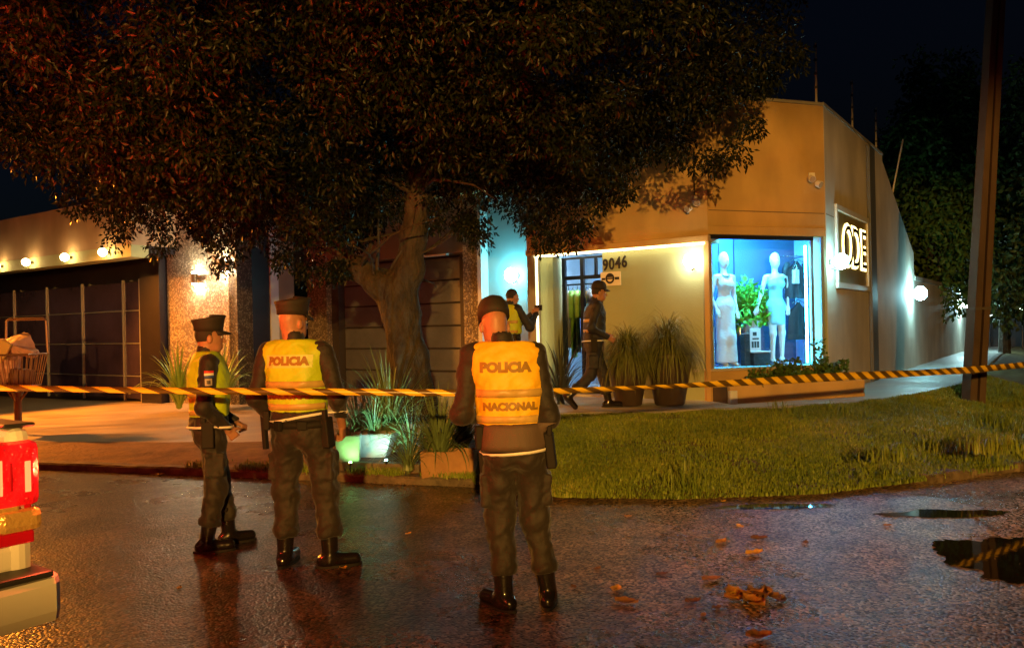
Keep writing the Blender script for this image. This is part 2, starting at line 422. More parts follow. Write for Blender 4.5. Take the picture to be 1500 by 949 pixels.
# kerb: a low weathered concrete edge
def strip(name, pl, w0, w1, z0, z1, m, n=120, smooth=True, jitter=.0):
    t = np.linspace(0, len(pl)-1, n); c = interp_pl(pl, t); d = np.gradient(c, axis=0); d /= np.linalg.norm(d, axis=1, keepdims=True)
    nr = np.stack([d[:,1], -d[:,0]], 1)      # toward the road
    bm = bmesh.new(); rows = []
    for i in range(n):
        j = jitter*(rnd.random()-.5)
        p0, p1 = c[i]+nr[i]*(w0+j), c[i]+nr[i]*w1
        rows.append([bm.verts.new((*p0, z0)), bm.verts.new((*p0, z1-.02)), bm.verts.new((*(p0-nr[i]*.02), z1+j)), bm.verts.new((*p1, z1+j)), bm.verts.new((*p1, z0))])
    for a, b in zip(rows, rows[1:]):
        for k in range(4): bm.faces.new((a[k], b[k], b[k+1], a[k+1]))
    bm.faces.new(rows[0]); bm.faces.new(rows[-1][::-1])
    return link(name, bm_mesh(name, bm), m)
kerbm = mat('kerb_concrete', (.17,.13,.085), .8, var=.7, vscale=7, bump=.6, bscale=25)
tag(strip('kerb', KL[:8], .02, -.14, -.05, .085, kerbm, 110, jitter=.012), kind='structure')
tag(strip('kerb', KR[5:], .03, -.14, -.05, .085, kerbm, 130, jitter=.025), kind='structure')

# forecourt on the left: rough concrete drive rising to the garages
FB = [(-44,36),(-26,30),(-20,27.5),(-13,23),(-11,22),(-6.5,19.5),(-4,18.0),(-.73,16.2),(.0,16.0),(.35,16.0)]
FZ = [.02,.05,.08,.14,.18,.34,.40,.452,.452,.452]
def fore_z(t, s, xy):
    zb = np.interp(t, np.arange(len(FZ)), FZ)
    return .07 + (zb-.07)*np.clip(s*1.15, 0, 1)**1.0 - .012
def concrete(name, col, dark, sc):
    m = bpy.data.materials.new(name); m.use_nodes = True
    n, l = m.node_tree.nodes, m.node_tree.links; b = n['Principled BSDF']; tc = n.new('ShaderNodeTexCoord')
    mp = n.new('ShaderNodeMapping'); mp.inputs['Scale'].default_value = (.35, 1.6, 1); mp.inputs['Rotation'].default_value = (0, 0, R(28))
    l.new(tc.outputs['Object'], mp.inputs[0])
    t = n.new('ShaderNodeTexNoise'); t.inputs['Scale'].default_value = sc; t.inputs['Detail'].default_value = 9; t.inputs['Roughness'].default_value = .68; l.new(mp.outputs[0], t.inputs['Vector'])
    ra = n.new('ShaderNodeValToRGB'); ra.color_ramp.elements[0].position = .34; ra.color_ramp.elements[1].position = .62
    ra.color_ramp.elements[0].color = (*dark, 1); ra.color_ramp.elements[1].color = (*col, 1); l.new(t.outputs['Fac'], ra.inputs[0])
    l.new(ra.outputs[0], b.inputs['Base Color'])
    rr = n.new('ShaderNodeMapRange'); rr.inputs[1].default_value = .35; rr.inputs[2].default_value = .65; rr.inputs[3].default_value = .3; rr.inputs[4].default_value = .7
    l.new(t.outputs['Fac'], rr.inputs[0]); l.new(rr.outputs[0], b.inputs['Roughness'])
    f = n.new('ShaderNodeTexNoise'); f.inputs['Scale'].default_value = 35; f.inputs['Detail'].default_value = 5; l.new(tc.outputs['Object'], f.inputs['Vector'])
    bp = n.new('ShaderNodeBump'); bp.inputs['Strength'].default_value = .5; bp.inputs['Distance'].default_value = .012; l.new(f.outputs['Fac'], bp.inputs['Height']); l.new(bp.outputs[0], b.inputs['Normal'])
    MATS[name] = m; return m
forem = concrete('forecourt_concrete', (.44,.37,.25), (.20,.16,.10), 2.2)
tag(link('forecourt', loft('forecourt', KL, FB, fore_z, forem, 90, 24), forem, None, True), kind='structure')

# trampled dirt between kerb and drive
soilm = mat('verge_dirt', (.30,.17,.06), .85, col2=(.13,.075,.03), vscale=3.5, bump=1.0, bscale=18, bdist=.04)
VA = [(KL[i][0]+.02, KL[i][1]+.13) for i in range(8)]; VB = [(a[0]*(1-k)+b[0]*k, a[1]*(1-k)+b[1]*k) for a, b, k in zip(KL[:8], FB[:8], (.1,.12,.13,.15,.16,.20,.24,.28))]
def vz_(t, s, xy):
    n_ = vnoise(np.c_[xy.reshape(-1,2), np.zeros(xy.size//2)], 4.).reshape(t.shape)
    zb = np.interp(t, np.arange(len(FZ)), FZ); kk_ = np.interp(t, np.arange(8), (.1,.12,.13,.15,.16,.20,.24,.28))
    return .07+(zb-.07)*(kk_*s)*1.15+.010+.02*np.clip(1-np.abs(2*s-1), 0, 1)+n_*.03*np.clip(s*6,0,1)*np.clip((1-s)*6,0,1)-.03*np.clip((s-.92)/.08,0,1)
tag(link('dirt_verge', loft('dirt_verge', VA, VB, vz_, soilm, 160, 14), soilm, None, True), kind='structure')
pavem = concrete('pavement_concrete', (.58,.57,.53), (.36,.35,.32), 1.6)
PAVE_Z = .45
PB = [(-.3,17),(.1,17),(.7,17),(1.8,17),(3.2,17),(4.8,18),(5.5,19),(6.5,21),(9.5,26),(15,34),(28,53)]
pv = loft('pavement', [(x, y-.02) for x, y in ER], PB, lambda t, s, xy: PAVE_Z+0*s, pavem, 60, 3)
tag(link('pavement', pv, pavem), kind='structure')
# edge face of the pavement slab
tag(strip('pavement_edge', ER, .03, -.1, .2, PAVE_Z+.006, mat('pavement_nose', (.36,.34,.30), .7, var=.3, vscale=6), 100, jitter=.006), kind='structure')

# puddle in the road on the right
bm = bmesh.new()
cx, cy = G(1508, 822).x, G(1508, 822).y
ring = [bm.verts.new((cx+.1+.66*math.cos(a)*(1+.3*mnoise.noise((math.cos(a)*1.7, math.sin(a)*1.7, 5.3))+.16*mnoise.noise((math.cos(a)*9, math.sin(a)*9, 2.3))), cy+.60*math.sin(a)*(1+.35*mnoise.noise((math.cos(a)*2, math.sin(a)*2, 1.3))+.16*mnoise.noise((math.cos(a)*9, math.sin(a)*9, 7.3))), .0045)) for a in [2*math.pi*k/160 for k in range(160)]]
bm.faces.new(ring)
pud = mat('puddle_water', (.018,.014,.009), .03, spec=.7, bump=.03, bscale=9)
tag(link('puddle', bm_mesh('puddle', bm), pud), kind='structure')
def wet_patch(px, py, rx, ry, seed):
    g = G(px, py); bm = bmesh.new()
    ring = [bm.verts.new((g.x+rx*math.cos(a)*(1+.5*mnoise.noise((math.cos(a)*2+seed, math.sin(a)*2, seed))), g.y+ry*math.sin(a)*(1+.5*mnoise.noise((math.cos(a)*2, math.sin(a)*2+seed, 1.3*seed))), .0040)) for a in [2*math.pi*k/60 for k in range(60)]]
    bm.faces.new(ring)
    tag(link('puddle', bm_mesh('puddle', bm), pud), kind='structure')
wet_patch(1130, 742, .55, .10, 2.1); wet_patch(1385, 752, .5, .13, 4.7)

# ================================================================ CORNER SHOP
u, v = Vector((-.82,.57)), Vector((.565,.825))
A = (2.92, 12.1); B = (4.93, 12.8); TOP = 4.96; Z0 = PAVE_Z
F1 = Frame(A, u, -1)                       # entrance front, s runs to the left
F2 = Frame(A, (B[0]-A[0], B[1]-A[1]), 1)   # chamfered corner with the show window
F3 = Frame(B, v, 1)                        # side wall along the right-hand street
W2 = math.hypot(B[0]-A[0], B[1]-A[1])
beige = plaster('beige_plaster', (.60,.40,.16), .30)
cream = plaster('cream_plaster', (.36,.42,.25), .15)
greyw = plaster('grey_plaster', (.42,.40,.35), .4)
tealw = plaster('pale_grey_plaster', (.30,.42,.42), .2)
darkmetal = mat('dark_metal', (.03,.03,.035), .4, .6)
glass = bpy.data.materials.new('window_glass'); glass.use_nodes = True
_n, _l = glass.node_tree.nodes, glass.node_tree.links
_b = _n['Principled BSDF']; _b.inputs['Roughness'].default_value = .02; _b.inputs['Base Color'].default_value = (.9,.95,1,1)
_t = _n.new('ShaderNodeBsdfTransparent'); _t.inputs[0].default_value = (.93,.97,1,1)
_mx = _n.new('ShaderNodeMixShader'); _fr = _n.new('ShaderNodeFresnel'); _fr.inputs[0].default_value = 1.45
_g = _n.new('ShaderNodeBsdfGlossy'); _g.inputs['Roughness'].default_value = .02
_l.new(_fr.outputs[0], _mx.inputs[0]); _l.new(_t.outputs[0], _mx.inputs[1]); _l.new(_g.outputs[0], _mx.inputs[2])
_l.new(_mx.outputs[0], _n['Material Output'].inputs['Surface'])

shop = empty('corner_shop', (3.4, 13.6, Z0), 0, 'beige corner shop with lit show window, warm light strip and doorway', 'shop')
LEDZ = 2.81; E1 = 3.22                       # soffit height, length of the entrance front
SD = F1.s_at(880); SJ = F1.s_at(808)         # doorway between these
# upper wall of the entrance front, overhanging the recessed ground floor
F1.box('upper_wall', beige, shop, 0.0, E1, 0, .45, LEDZ+.05, TOP)
F1.box('fascia_lip', beige, shop, -.012, E1+.012, -.03, .44, LEDZ, LEDZ+.10, .01)
F1.box('pier', greyw, shop, E1-.16, E1, .0, .9, Z0-.05, LEDZ-.002)
F1.box('pier_lining', cream, shop, SJ+.05, E1-.164, .16, .44, Z0-.05, LEDZ-.03)
F1.box('door_reveal', cream, shop, SD-.14, SD-.002, .165, .5, Z0-.05, LEDZ+.04)
F1.box('entrance_wall', cream, shop, .02, SD, .10, .16, Z0-.05, LEDZ+.05)
F1.box('corner_post', beige, shop, -.004, .07, .0, .14, Z0-.05, LEDZ-.004)
ledm = emat('warm_led', (1.0,.82,.42), LED_E)
F1.box('led_strip', ledm, shop, .05, E1-.16, -.018, .03, LEDZ-.034, LEDZ-.004)
F1.box('led_strip', ledm, shop, E1-.190, E1-.168, .015, .04, Z0+.2, LEDZ-.04)
# chamfer: wall round the show window
SW0, SW1 = .03, F2.s_at(1196); WZ0, WZ1 = .93, 2.89
F2.box('window_wall', beige, shop, 0, W2, 0, .22, WZ1+.16, TOP-.003)
F2.box('window_lintel', beige, shop, 0, W2, -.006, .2, WZ1+.03, WZ1+.157)
F2.box('window_base', beige, shop, 0, W2, 0, .22, Z0-.05, WZ0-.04)
F2.box('window_side', cream, shop, F2.s_at(1209), W2-.003, 0, .22, WZ0-.037, WZ1+.027)
F2.box('groove', mat('groove_shadow', (.2,.15,.09), .9), shop, .02, W2-.02, -.002, .05, 3.27, 3.285)
wf = F2.box('window_frame', darkmetal, shop, SW0, SW1, .035, .085, WZ1-.03, WZ1+.026)
for s0, s1 in ((SW0, SW0+.03), (SW1-.05, SW1)):
    F2.box('window_frame', mat('steel_frame', (.5,.52,.53), .35, .8) if s1 == SW1 else darkmetal, shop, s0, s1, .037, .083, WZ0, WZ1-.032)
F2.box('window_sill', mat('sill_stone', (.45,.42,.36), .5), shop, SW0-.03, W2-.02, -.05, .20, WZ0-.038, WZ0-.002, .006)
F2.box('window_pane', glass, shop, SW0+.03, SW1-.05, .055, .063, WZ0, WZ1-.03)
F2.box('side_pane', glass, shop, SW1+.004, F2.s_at(1209)-.004, .06, .075, WZ0, WZ1+.02)
# display niche behind the glass
nich = plaster('display_paint', (.10,.14,.25), .15)
ND = 1.15
F2.box('display_floor', mat('display_floor', (.5,.5,.5), .35), shop, -.1, W2+.3, .23, ND+.4, WZ0-.05, WZ0-.005)
F2.box('display_back', nich, shop, -.4, W2+.4, ND, ND+.06, WZ0-.004, 3.4)
F2.box('display_ceiling', nich, shop, -.2, W2+.3, .23, ND-.003, 3.24, 3.3)
F2.box('display_side', mat('display_side_white', (.6,.65,.7), .5), shop, W2+.30, W2+.35, .45, ND-.01, WZ0-.003, 3.23)
F2.box('display_side', nich, shop, -.10, -.06, .55, ND-.01, WZ0-.003, 3.23)
for k, (s0, s1, e, c) in enumerate(((.10, .60, 270, (.08,.66,1.0)), (.80, 1.5, 270, (.08,.66,1.0)))):
    F2.box('display_light', emat('cyan_panel', c, e), shop, s0, s1, .23, .42, 3.05, 3.085)
for s_ in (SW0+.04, SW1-.085):  # the left-hand tube is an added twin, put in to brighten the mannequins
    F2.box('display_light', emat('cyan_tube', (.10,.70,1.0), 75), shop, s_, s_+.022, .12, .15, WZ0+.03, WZ1-.1)
F2.box('display_light', emat('blue_panel', (.03,.16,1.0), 330), shop, .55, 1.1, .9, 1.08, 3.185, 3.225)
for s_ in (.47, .93, 1.22):
    F2.box('back_panel_seam', darkmetal, shop, s_, s_+.012, ND-.012, ND-.002, WZ0, 3.2)
# low planter ledge in front of the window
F2.box('planter_front', beige, shop, .02, W2+.28, -.46, -.38, Z0-.05, .70, .01)
F2.box('planter_top', mat('planter_soil', (.06,.045,.03), .95), shop, .03, W2+.25, -.379, -.004, Z0, .655)
F2.box('planter_end', beige, shop, W2+.20, W2+.278, -.377, .1, Z0-.05, .697, .01)
F2.box('plinth_strip', mat('pale_plinth', (.6,.62,.62), .5), shop, -.02, .10, -.52, -.462, Z0-.05, .64, .005)
# side wall with its stepped, sloping top
SL, SE = 4.8, 8.6
def wallprofile(name, pts, m, d0=.0, d1=.22):
    bm = bmesh.new()
    a = [bm.verts.new(F3.pt(s, d0, z)) for s, z in pts]; b = [bm.verts.new(F3.pt(s, d1, z)) for s, z in pts]; n = len(pts)
    bm.faces.new(a); bm.faces.new(b[::-1])
    for i in range(n): bm.faces.new((a[i], b[i], b[(i+1)%n], a[(i+1)%n]))
    return world_part(name, bm_mesh(name, bm), m, shop)
sidem = plaster('side_plaster', (.62,.56,.46), .28)
wallprofile('side_wall', [(.02,Z0-.3),(SE,Z0-.3),(SE,3.2),(SL,TOP-.1),(SL,TOP-.002),(.02,TOP-.002)], sidem)
wallprofile('parapet_cap', [(-.03,TOP),(SL,TOP),(SL,TOP+.05),(-.03,TOP+.05)], greyw, -.02, .24)
F2.box('parapet_cap', greyw, shop, -.02, W2-.02, -.02, .24, TOP, TOP+.045)
F1.box('parapet_cap', greyw, shop, .02, E1+5.2, -.02, .3, TOP, TOP+.045)
F3.box('downpipe', mat('pipe_grey', (.10,.105,.11), .5), shop, F3.s_at(1273), F3.s_at(1281), -.07, -.003, Z0, TOP-.06, .01)
F3.box('groove', MATS['groove_shadow'], shop, .05, F3.s_at(1225), -.002, .03, 3.27, 3.285)
# roof slab and rear wall, so that the building is closed
bm = bmesh.new()
rp = [F1.pt(E1+5, .3, TOP-.25), F1.pt(0, .3, TOP-.25), F2.pt(W2, .2, TOP-.25), F3.pt(SL, .2, TOP-.25), F3.pt(SL, 8, TOP-.25)]
f = bm.faces.new([bm.verts.new(p) for p in rp]); world_part('roof', bm_mesh('roof', bm), greyw, shop)
F1.box('upper_wall_left', beige, shop, E1, E1+5.0, .02, .4, 4.05, TOP-.004)
# doorway: dark framed glazed screen with a transom
dr = empty('door', tuple(F1.pt((SD+SJ)/2, .4, Z0)-Vector((3.4,13.6,Z0))), 0, parent=shop)
dfm = mat('door_frame_blue', (.02,.035,.06), .35, .4)
TZ = 2.42
for s_ in (SD+.03, (SD*.42+SJ*.58), SJ-.03):
    F1.box('door_stile', dfm, dr, s_-.028, s_+.028, .36, .43, Z0, LEDZ-.05)
F1.box('door_rail', dfm, dr, SD, SJ, .365, .425, TZ-.03, TZ+.03)
F1.box('door_rail', dfm, dr, SD, SJ, .365, .425, Z0+.01, Z0+.1)
F1.box('door_rail', dfm, dr, SD, SJ, .365, .425, LEDZ-.08, LEDZ-.045)
s_ = SD+(SJ-SD)*.30; F1.box('transom_bar', dfm, dr, s_-.02, s_+.02, .368, .422, TZ+.03, LEDZ-.08)
F1.box('door_pane', glass, dr, SD+.05, SJ-.05, .39, .397, Z0+.1, LEDZ-.08)
F1.box('door_step', mat('step_stone', (.5,.48,.42), .4), shop, SD-.1, SJ+.02, .1, .6, Z0-.02, Z0+.03)
# room behind the door
F1.box('interior_back', plaster('interior_blue', (.30,.42,.55), .1), shop, -.0, E1+.5, 2.6, 2.66, Z0, 3.3)
F1.box('interior_side', MATS['interior_blue'], shop, E1+.3, E1+.36, .6, 2.6, Z0, 3.3)
F1.box('interior_side', MATS['interior_blue'], shop, SD-.55, SD-.5, .55, 2.6, Z0, 3.3)
F1.box('interior_floor', mat('interior_tile', (.45,.45,.43), .25), shop, .3, E1+.3, .5, 2.6, Z0-.02, Z0+.012)
F1.box('interior_ceiling', nich, shop, SD-.5, E1+.3, .45, 2.6, 3.30, 3.34)
F1.box('ceiling_light', emat('shop_tube', (.70,.90,1.0), 120), shop, SD-.1, SJ, 1.0, 1.25, 3.26, 3.295)

# boundary wall on from the shop along the side street
bw = empty('boundary_wall', tuple(F3.pt(SE, 0, 0)), 0, 'lower grey boundary wall running on behind the shop', 'wall')
F3.box('wall', sidem, bw, SE+.01, 26, .02, .22, -.2, 2.55)
F3.box('coping', greyw, bw, SE+.02, 26, -.03, .27, 2.552, 2.66, .01)

# ================================================================ GARAGE FRONT
gar = empty('garage_building', tuple(F1.pt(6.5, .3, .4)), 0, 'grey garage front with panelled door between pebble mosaic pillars', 'garage')
g0, g1 = F1.s_at(775), F1.s_at(690)
F1.box('pale_wall', tealw, gar, E1+.004, F1.s_at(690), .55, .8, .3, 4.0)
F1.box('wall_trim', mat('white_trim', (.7,.72,.7), .4), gar, F1.s_at(690)+.002, F1.s_at(684), .34, .8, .3, 3.75)
mosm = mosaic_mat()
F1.box('mosaic_pillar', mosm, gar, F1.s_at(684)+.002, F1.s_at(662), .36, .8, .3, 3.7)
F1.box('mosaic_pillar', mosm, gar, F1.s_at(460), F1.s_at(432), .36, .8, .2, 3.7)
F1.box('lintel', plaster('brown_grey_plaster', (.30,.27,.24), .3), gar, F1.s_at(684), F1.s_at(380), .38, .85, 3.02, 4.0)
F1.box('door_recess', mat('dark_recess', (.055,.05,.05), .7), gar, F1.s_at(650), F1.s_at(661), .50, .8, .3, 3.0)
F1.box('door_recess', MATS['dark_recess'], gar, F1.s_at(470), F1.s_at(460)-.002, .50, .8, .3, 3.0)
gd = empty('garage_door', tuple(F1.pt(6.5, .6, .4)-F1.pt(6.5, .3, .4)), 0, parent=gar)
pm = mat('garage_panel', (.16,.18,.22), .42, .1, var=.25, vscale=2, bump=.15, bscale=12)
q0, q1 = F1.s_at(650)+.002, F1.s_at(470)-.002
F1.box('backing', MATS['dark_recess'], gd, q0, q1, .72, .78, .3, 3.0)
for i in range(6):
    F1.box('panel', pm, gd, q0+.02, q1-.02, .655, .715, .36+i*.44, .36+i*.44+.41, .012)
F1.box('rail_light', mat('pale_rail', (.75,.75,.72), .4), gar, F1.s_at(640), F1.s_at(570), .32, .40, 2.985, 3.018)
F1.box('roof_edge', greyw, gar, E1+.01, F1.s_at(360), .30, .9, 4.002, 4.12)

# ================================================================ LEFT HOUSE with canopy and dark gate
O5 = P(195, 500, 17.5)
F5 = Frame((O5.x, O5.y), u, -1)
house = empty('gate_house', (O5.x-1, O5.y, .2), 0, 'house with lamp-lit beige canopy over a dark panelled gate', 'house')
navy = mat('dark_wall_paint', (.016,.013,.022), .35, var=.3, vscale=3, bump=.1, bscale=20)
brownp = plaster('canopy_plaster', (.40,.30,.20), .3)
def sp(px): return F5.s_at(px)
fz0, fz1 = 3.13, 4.33
# canopy stands .9 m in front of the gate wall
F5c = Frame(tuple((F5.pt(0, -.9, 0)).xy), u, -1)
c0 = F5c.s_at(195)
F5.box('canopy', brownp, house, c0, 22, -.9, 2.0, fz0+.24, fz1)
F5.box('canopy_band', cream, house, c0-.01, 22, -.92, -.55, fz0, fz0+.236)
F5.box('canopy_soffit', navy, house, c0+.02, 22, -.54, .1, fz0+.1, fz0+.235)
F5.box('gate_wall', navy, house, sp(243)+.01, 22, .12, .4, 0, fz0+.23)
F5.box('dark_pier', navy, house, sp(241), sp(212), -.1, .118, .1, fz0+.235)
gt = empty('gate', tuple(F5.pt(4, .05, .1)-Vector((O5.x-1, O5.y, .2))), 0, parent=house)
gpm = mat('gate_panel', (.075,.055,.12), .18, .3, var=.35, vscale=1.5, bump=.12, bscale=3)
barm = mat('gate_bar', (.55,.58,.62), .3, .6)
cols = [sp(x) for x in (205, 180, 120, 68, 20, -40, -110)]
zr = [(.25,.72),(.75,1.42),(1.45,2.12),(2.15,2.75)]
for a, b in zip(cols, cols[1:]):
    for z0, z1 in zr:
        F5.box('panel', gpm, gt, min(a,b)+.03, max(a,b)-.03, .03, .075, z0, z1, .012)
for a in cols:
    F5.box('upright', barm, gt, a-.018, a+.018, .0, .05, .2, 2.8)
for z in (.735, 1.435, 2.135):
    F5.box('rail', mat('gate_rail', (.45,.46,.5), .3, .6), gt, cols[0], cols[-1], .012, .052, z-.010, z+.010)
# mosaic panel, dark pier, pale post at the right end of the house
F5.box('mosaic_panel', mosm, house, sp(345), sp(243), .05, .4, .15, 4.2)
F5.box('panel_cap', navy, house, sp(347), sp(212), -.12, .5, 4.21, 4.33)
F6 = Frame(tuple(F5.pt(sp(345), .05, 0).xy), (.57,.82), 1)
F6.box('return_wall', navy, house, 0, F6.s_at(396), .0, .25, .1, 4.3)
F6.box('pale_post', mat('pale_post', (.66,.72,.76), .35), house, F6.s_at(396)+.004, F6.s_at(408), -.03, .22, .1, 3.9)
F6.box('beige_post', brownp, house, F6.s_at(408)+.004, F6.s_at(432), .0, .25, .1, 4.0)
# ================================================================ LAMPS AND FITTINGS
def point(name, loc, power, col, rad, parent=None):
    d = bpy.data.lights.new(name, 'POINT'); d.energy = power; d.color = col; d.shadow_soft_size = rad
    o = bpy.data.objects.new(name, d); C.objects.link(o); o.location = loc
    if parent: o.parent = parent
    return o
brass = mat('aged_bracket', (.12,.10,.07), .4, .7)
def sconce(fr, s, z, col, e, label, r=.085, out=.17):
    base = fr.pt(s, 0, z); t = empty('wall_lamp', base, 0, label, 'wall lamp', 'wall lamps on the facades')
    n = -fr.n
    link('back_plate', tube_me('p', [n*.0, n*.03], .05, 12), brass, t)
    link('arm', tube_me('a', [n*.02+Vector((0,0,-.10)), n*out*.6+Vector((0,0,-.13)), n*out+Vector((0,0,-.08))], .013, 6), brass, t)
    link('cup', lathe_me('c', [(.02,-.10),(.055,-.085),(.06,-.07),(.03,-.07)], 14), brass, t).location = n*out
    g = link('globe', ico_me('g', r, 2), emat('lamp_%.2f_%.2f_%.0f' % (col[0], col[2], e), col, e), t, True)
    g.location = n*out; g.scale = (1, 1, 1.12)
    return t
TEAL = (.16, .80, .95)
sconce(Frame(tuple(F1.pt(0, .55, 0).xy), u, -1), F1.s_at(740)+.1, P(738, 405, 14.9).z, TEAL, 110, 'bluish globe wall lamp above the officer at the pale wall', .12, .2)
sconce(Frame(tuple(F1.pt(0, .10, 0).xy), u, -1), F1.s_at(1027)+.12, P(1027, 382, 12.2).z, (1, .92, .66), 45, 'warm white wall lamp between the doorway and show window', .105, .17)
sconce(F3, F3.s_at(1214)+.12, P(1220, 384, 13.0).z, (.36,.90,1.0), 80, 'cool white wall lamp beside the gold shop sign', .115, .18)
sconce(F3, F3.s_at(1334), P(1335, 430, 19.4).z, (.42,.92,1.0), 130, 'cool white wall lamp at the end of the shop side wall', .15, .22)
sconce(Frame(tuple(F3.pt(0, .02, 0).xy), v, 1), F3.s_at(1407), P(1410, 446, 28).z, (.55,.95,1), 480, 'cool white wall lamp on the lower boundary wall', .11, .2)
# four globe lamps along the canopy band
for i, (px, py) in enumerate(((8,391),(52,386),(109,381),(165,375))):
    s_ = F5c.s_at(px); b = F5c.pt(s_, -.06, fz0+.125)
    t = empty('canopy_lamp', b, 0, 'round warm bulb lamp on the beige canopy band', 'lamp', 'row of bulb lamps on the canopy')
    link('socket', tube_me('s', [F5.n*.04, F5.n*-.04], .035, 10), brass, t)
    link('bulb', ico_me('b', .085, 2), emat('warm_bulb', (1,.62,.22), 60), t, True).location = -F5.n*.11
# twin up-and-down lights on the mosaic panel
for px, py in ((290,408),(331,392)):
    s_ = sp(px); b = F5.pt(s_, .05, P(px, py, 16.2).z)
    t = empty('up_down_light', b, 0, 'cylindrical up and down light on the mosaic panel', 'wall lamp', 'pair of lights on the mosaic panel')
    cyl = bmesh.new(); c0_ = -F5.n*.11; tube_bm(cyl, [c0_+Vector((0,0,-.10)), c0_+Vector((0,0,.10))], .055, 12, False)
    link('shell', bm_mesh('shell', cyl), brass, t)
    link('mount', tube_me('m', [F5.n*0, -F5.n*.06], .02, 8), brass, t)
    for sg in (-1, 1):
        k = link('lamp', ico_me('l', .045, 1), emat('warm_spot', (1,.82,.50), 900), t); k.location = c0_+Vector((0,0,sg*.095))
# tall street lamp behind the camera and a low amber lamp on the left verge: both out of view, both real fittings
def street_lamp(base, h, arm, power, col, label, rad, aim=None, size=19.5, wide=3.9):
    t = empty('street_lamp', base, 0, label, 'street lamp')
    gm = mat('lamp_post_steel', (.3,.3,.31), .45, .7)
    link('post', tube_me('p', [(0,0,0),(0,0,h*.5),(0,0,h)], [.09,.075,.055], 12), gm, t)
    a = Vector(arm); link('arm', tube_me('a', [(0,0,h-.05), a*.5+Vector((0,0,h+.2)), a+Vector((0,0,h+.25))], .035, 8), gm, t)
    hd = link('head', box_me('h', (-.3,-.13,0), (.3,.13,.1), None, .03), gm, t); hd.location = a+Vector((0,0,h+.22)); hd.rotation_euler = (0,0,math.atan2(a.y, a.x))
    link('lens', box_me('l', (-.2,-.09,-.012), (.2,.09,-.001)), emat('sodium_lens', col, 20), t).location = a+Vector((0,0,h+.22))
    lp = a+Vector((0,0,h+.05))
    if not aim: point('lamp', lp, power, col, rad, t); return
    L = bpy.data.lights.new('lamp', 'SPOT'); L.energy = power; L.color = col; L.shadow_soft_size = rad; L.spot_size = R(size); L.spot_blend = .5   # hood cuts the light off upward
    o = bpy.data.objects.new('lamp', L); C.objects.link(o); o.parent = t; o.location = lp; o.scale = (wide, 1, 1)
    o.rotation_euler = (Vector(aim)-Vector(base)-lp).to_track_quat('-Z', 'Y').to_euler()
street_lamp((.2,-10.5,0), 3.5, (.5,.3,0), STREET_P, STREET_C, 'hooded sodium lamp post beside the road behind the scene', .10, (2.2,12,1.7))
street_lamp((-12.8,15.6,.0), 4.3, (.5,-.3,0), VERGE_P, VERGE_C, 'short amber lamp post on the left verge', .12, (-8.0,12.6,0), 78, 1.7)

# floodlights high on the shop front
def floodlight(fr, s, z, label, pipe=False):
    t = empty('floodlight', fr.pt(s, 0, z), 0, label, 'floodlight'); n = -fr.n
    wm = mat('flood_white', (.75,.72,.66), .4)
    link('box', box_me('b', (-.05,-.02,-.05), (.05,.02,.05), None, .008), wm, t).location = n*.022
    for sx, q in ((-.06, .03), (.05, .11)):
        hd = bmesh.new(); d = (n+fr.u*(-.2 if sx < 0 else .3)+Vector((0,0,-.5))).normalized(); c = n*.05+fr.u*sx+Vector((0,0,-q))
        tube_bm(hd, [c, c+d*.03, c+d*.10], [.025,.05,.055], 12); link('head', bm_mesh('h', hd), wm, t)
        link('lens', tube_me('l', [c+d*.101, c+d*.106], .048, 12), mat('flood_lens', (.35,.25,.15), .1), t)
    if pipe: link('conduit', tube_me('c', [n*.02+Vector((0,0,.05)), n*.02+Vector((0,0,.75))], .012, 6), brass, t)
floodlight(F2, F2.s_at(1192), P(1193, 258, 12.7).z, 'twin white floodlight above the show window')
floodlight(F1, F1.s_at(1022), P(1022, 292, 12.2).z, 'twin white floodlight under a conduit by the entrance front', True)

# house number and plaque on the cream wall
FW = Frame(tuple(F1.pt(0, .098, 0).xy), u, -1)
blk = mat('black_paint', (.02,.02,.02), .5)
def wall_text(txt, fr, s, z, size, m, parent, depth=.006, bold=.0, sx=1, out=.004, name='digit'):
    me = text_me(txt, size, depth/2, bold, sx)
    M = Matrix.Identity(4); sgn = -1 if fr.u.cross(fr.n).z < 0 else 1
    M.col[0][:3] = fr.u*sgn; M.col[1][:3] = (0,0,1); M.col[2][:3] = -fr.n; M.col[3][:3] = fr.pt(s, -out-depth/2, z)
    me.transform(M); return world_part(name, me, m, parent)
s_mid = FW.s_at(903); zt = P(903, 383, 12.6).z
hn = empty('house_number', FW.pt(s_mid, 0, zt), 0, 'black number 9046 on the cream wall beside the doorway', 'house number')
for k, ch in enumerate('9046'):
    wall_text(ch, FW, s_mid+.17-.113*k, zt+.012*(k-1.5), .26, blk, hn, .012, .006, .78)
pq = empty('plaque', FW.pt(s_mid+.09, 0, P(894, 405, 12.6).z), 0, 'white plaque with round black emblem under the house number', 'sign')
zq = P(894, 405, 12.6).z; sq = s_mid+.09
FW.box('board', mat('plaque_cream', (.78,.72,.52), .5), pq, sq-.19, sq+.17, -.014, -.002, zq-.115, zq+.105)
bm = bmesh.new()
for r0, r1 in ((.052, .085),):
    for k in range(28):
        a0, a1 = 2*math.pi*k/28, 2*math.pi*(k+1)/28
        bm.faces.new([bm.verts.new(FW.pt(sq+r*math.cos(a)*.95, -.018, zq+r*math.sin(a))) for r, a in ((r0,a0),(r1,a0),(r1,a1),(r0,a1))])
world_part('ring', bm_mesh('ring', bm), blk, pq)
FW.box('bar', blk, pq, sq-.165, sq-.088, -.019, -.0145, zq-.022, zq+.018); FW.box('bar', blk, pq, sq+.088, sq+.148, -.019, -.0145, zq-.022, zq+.012)
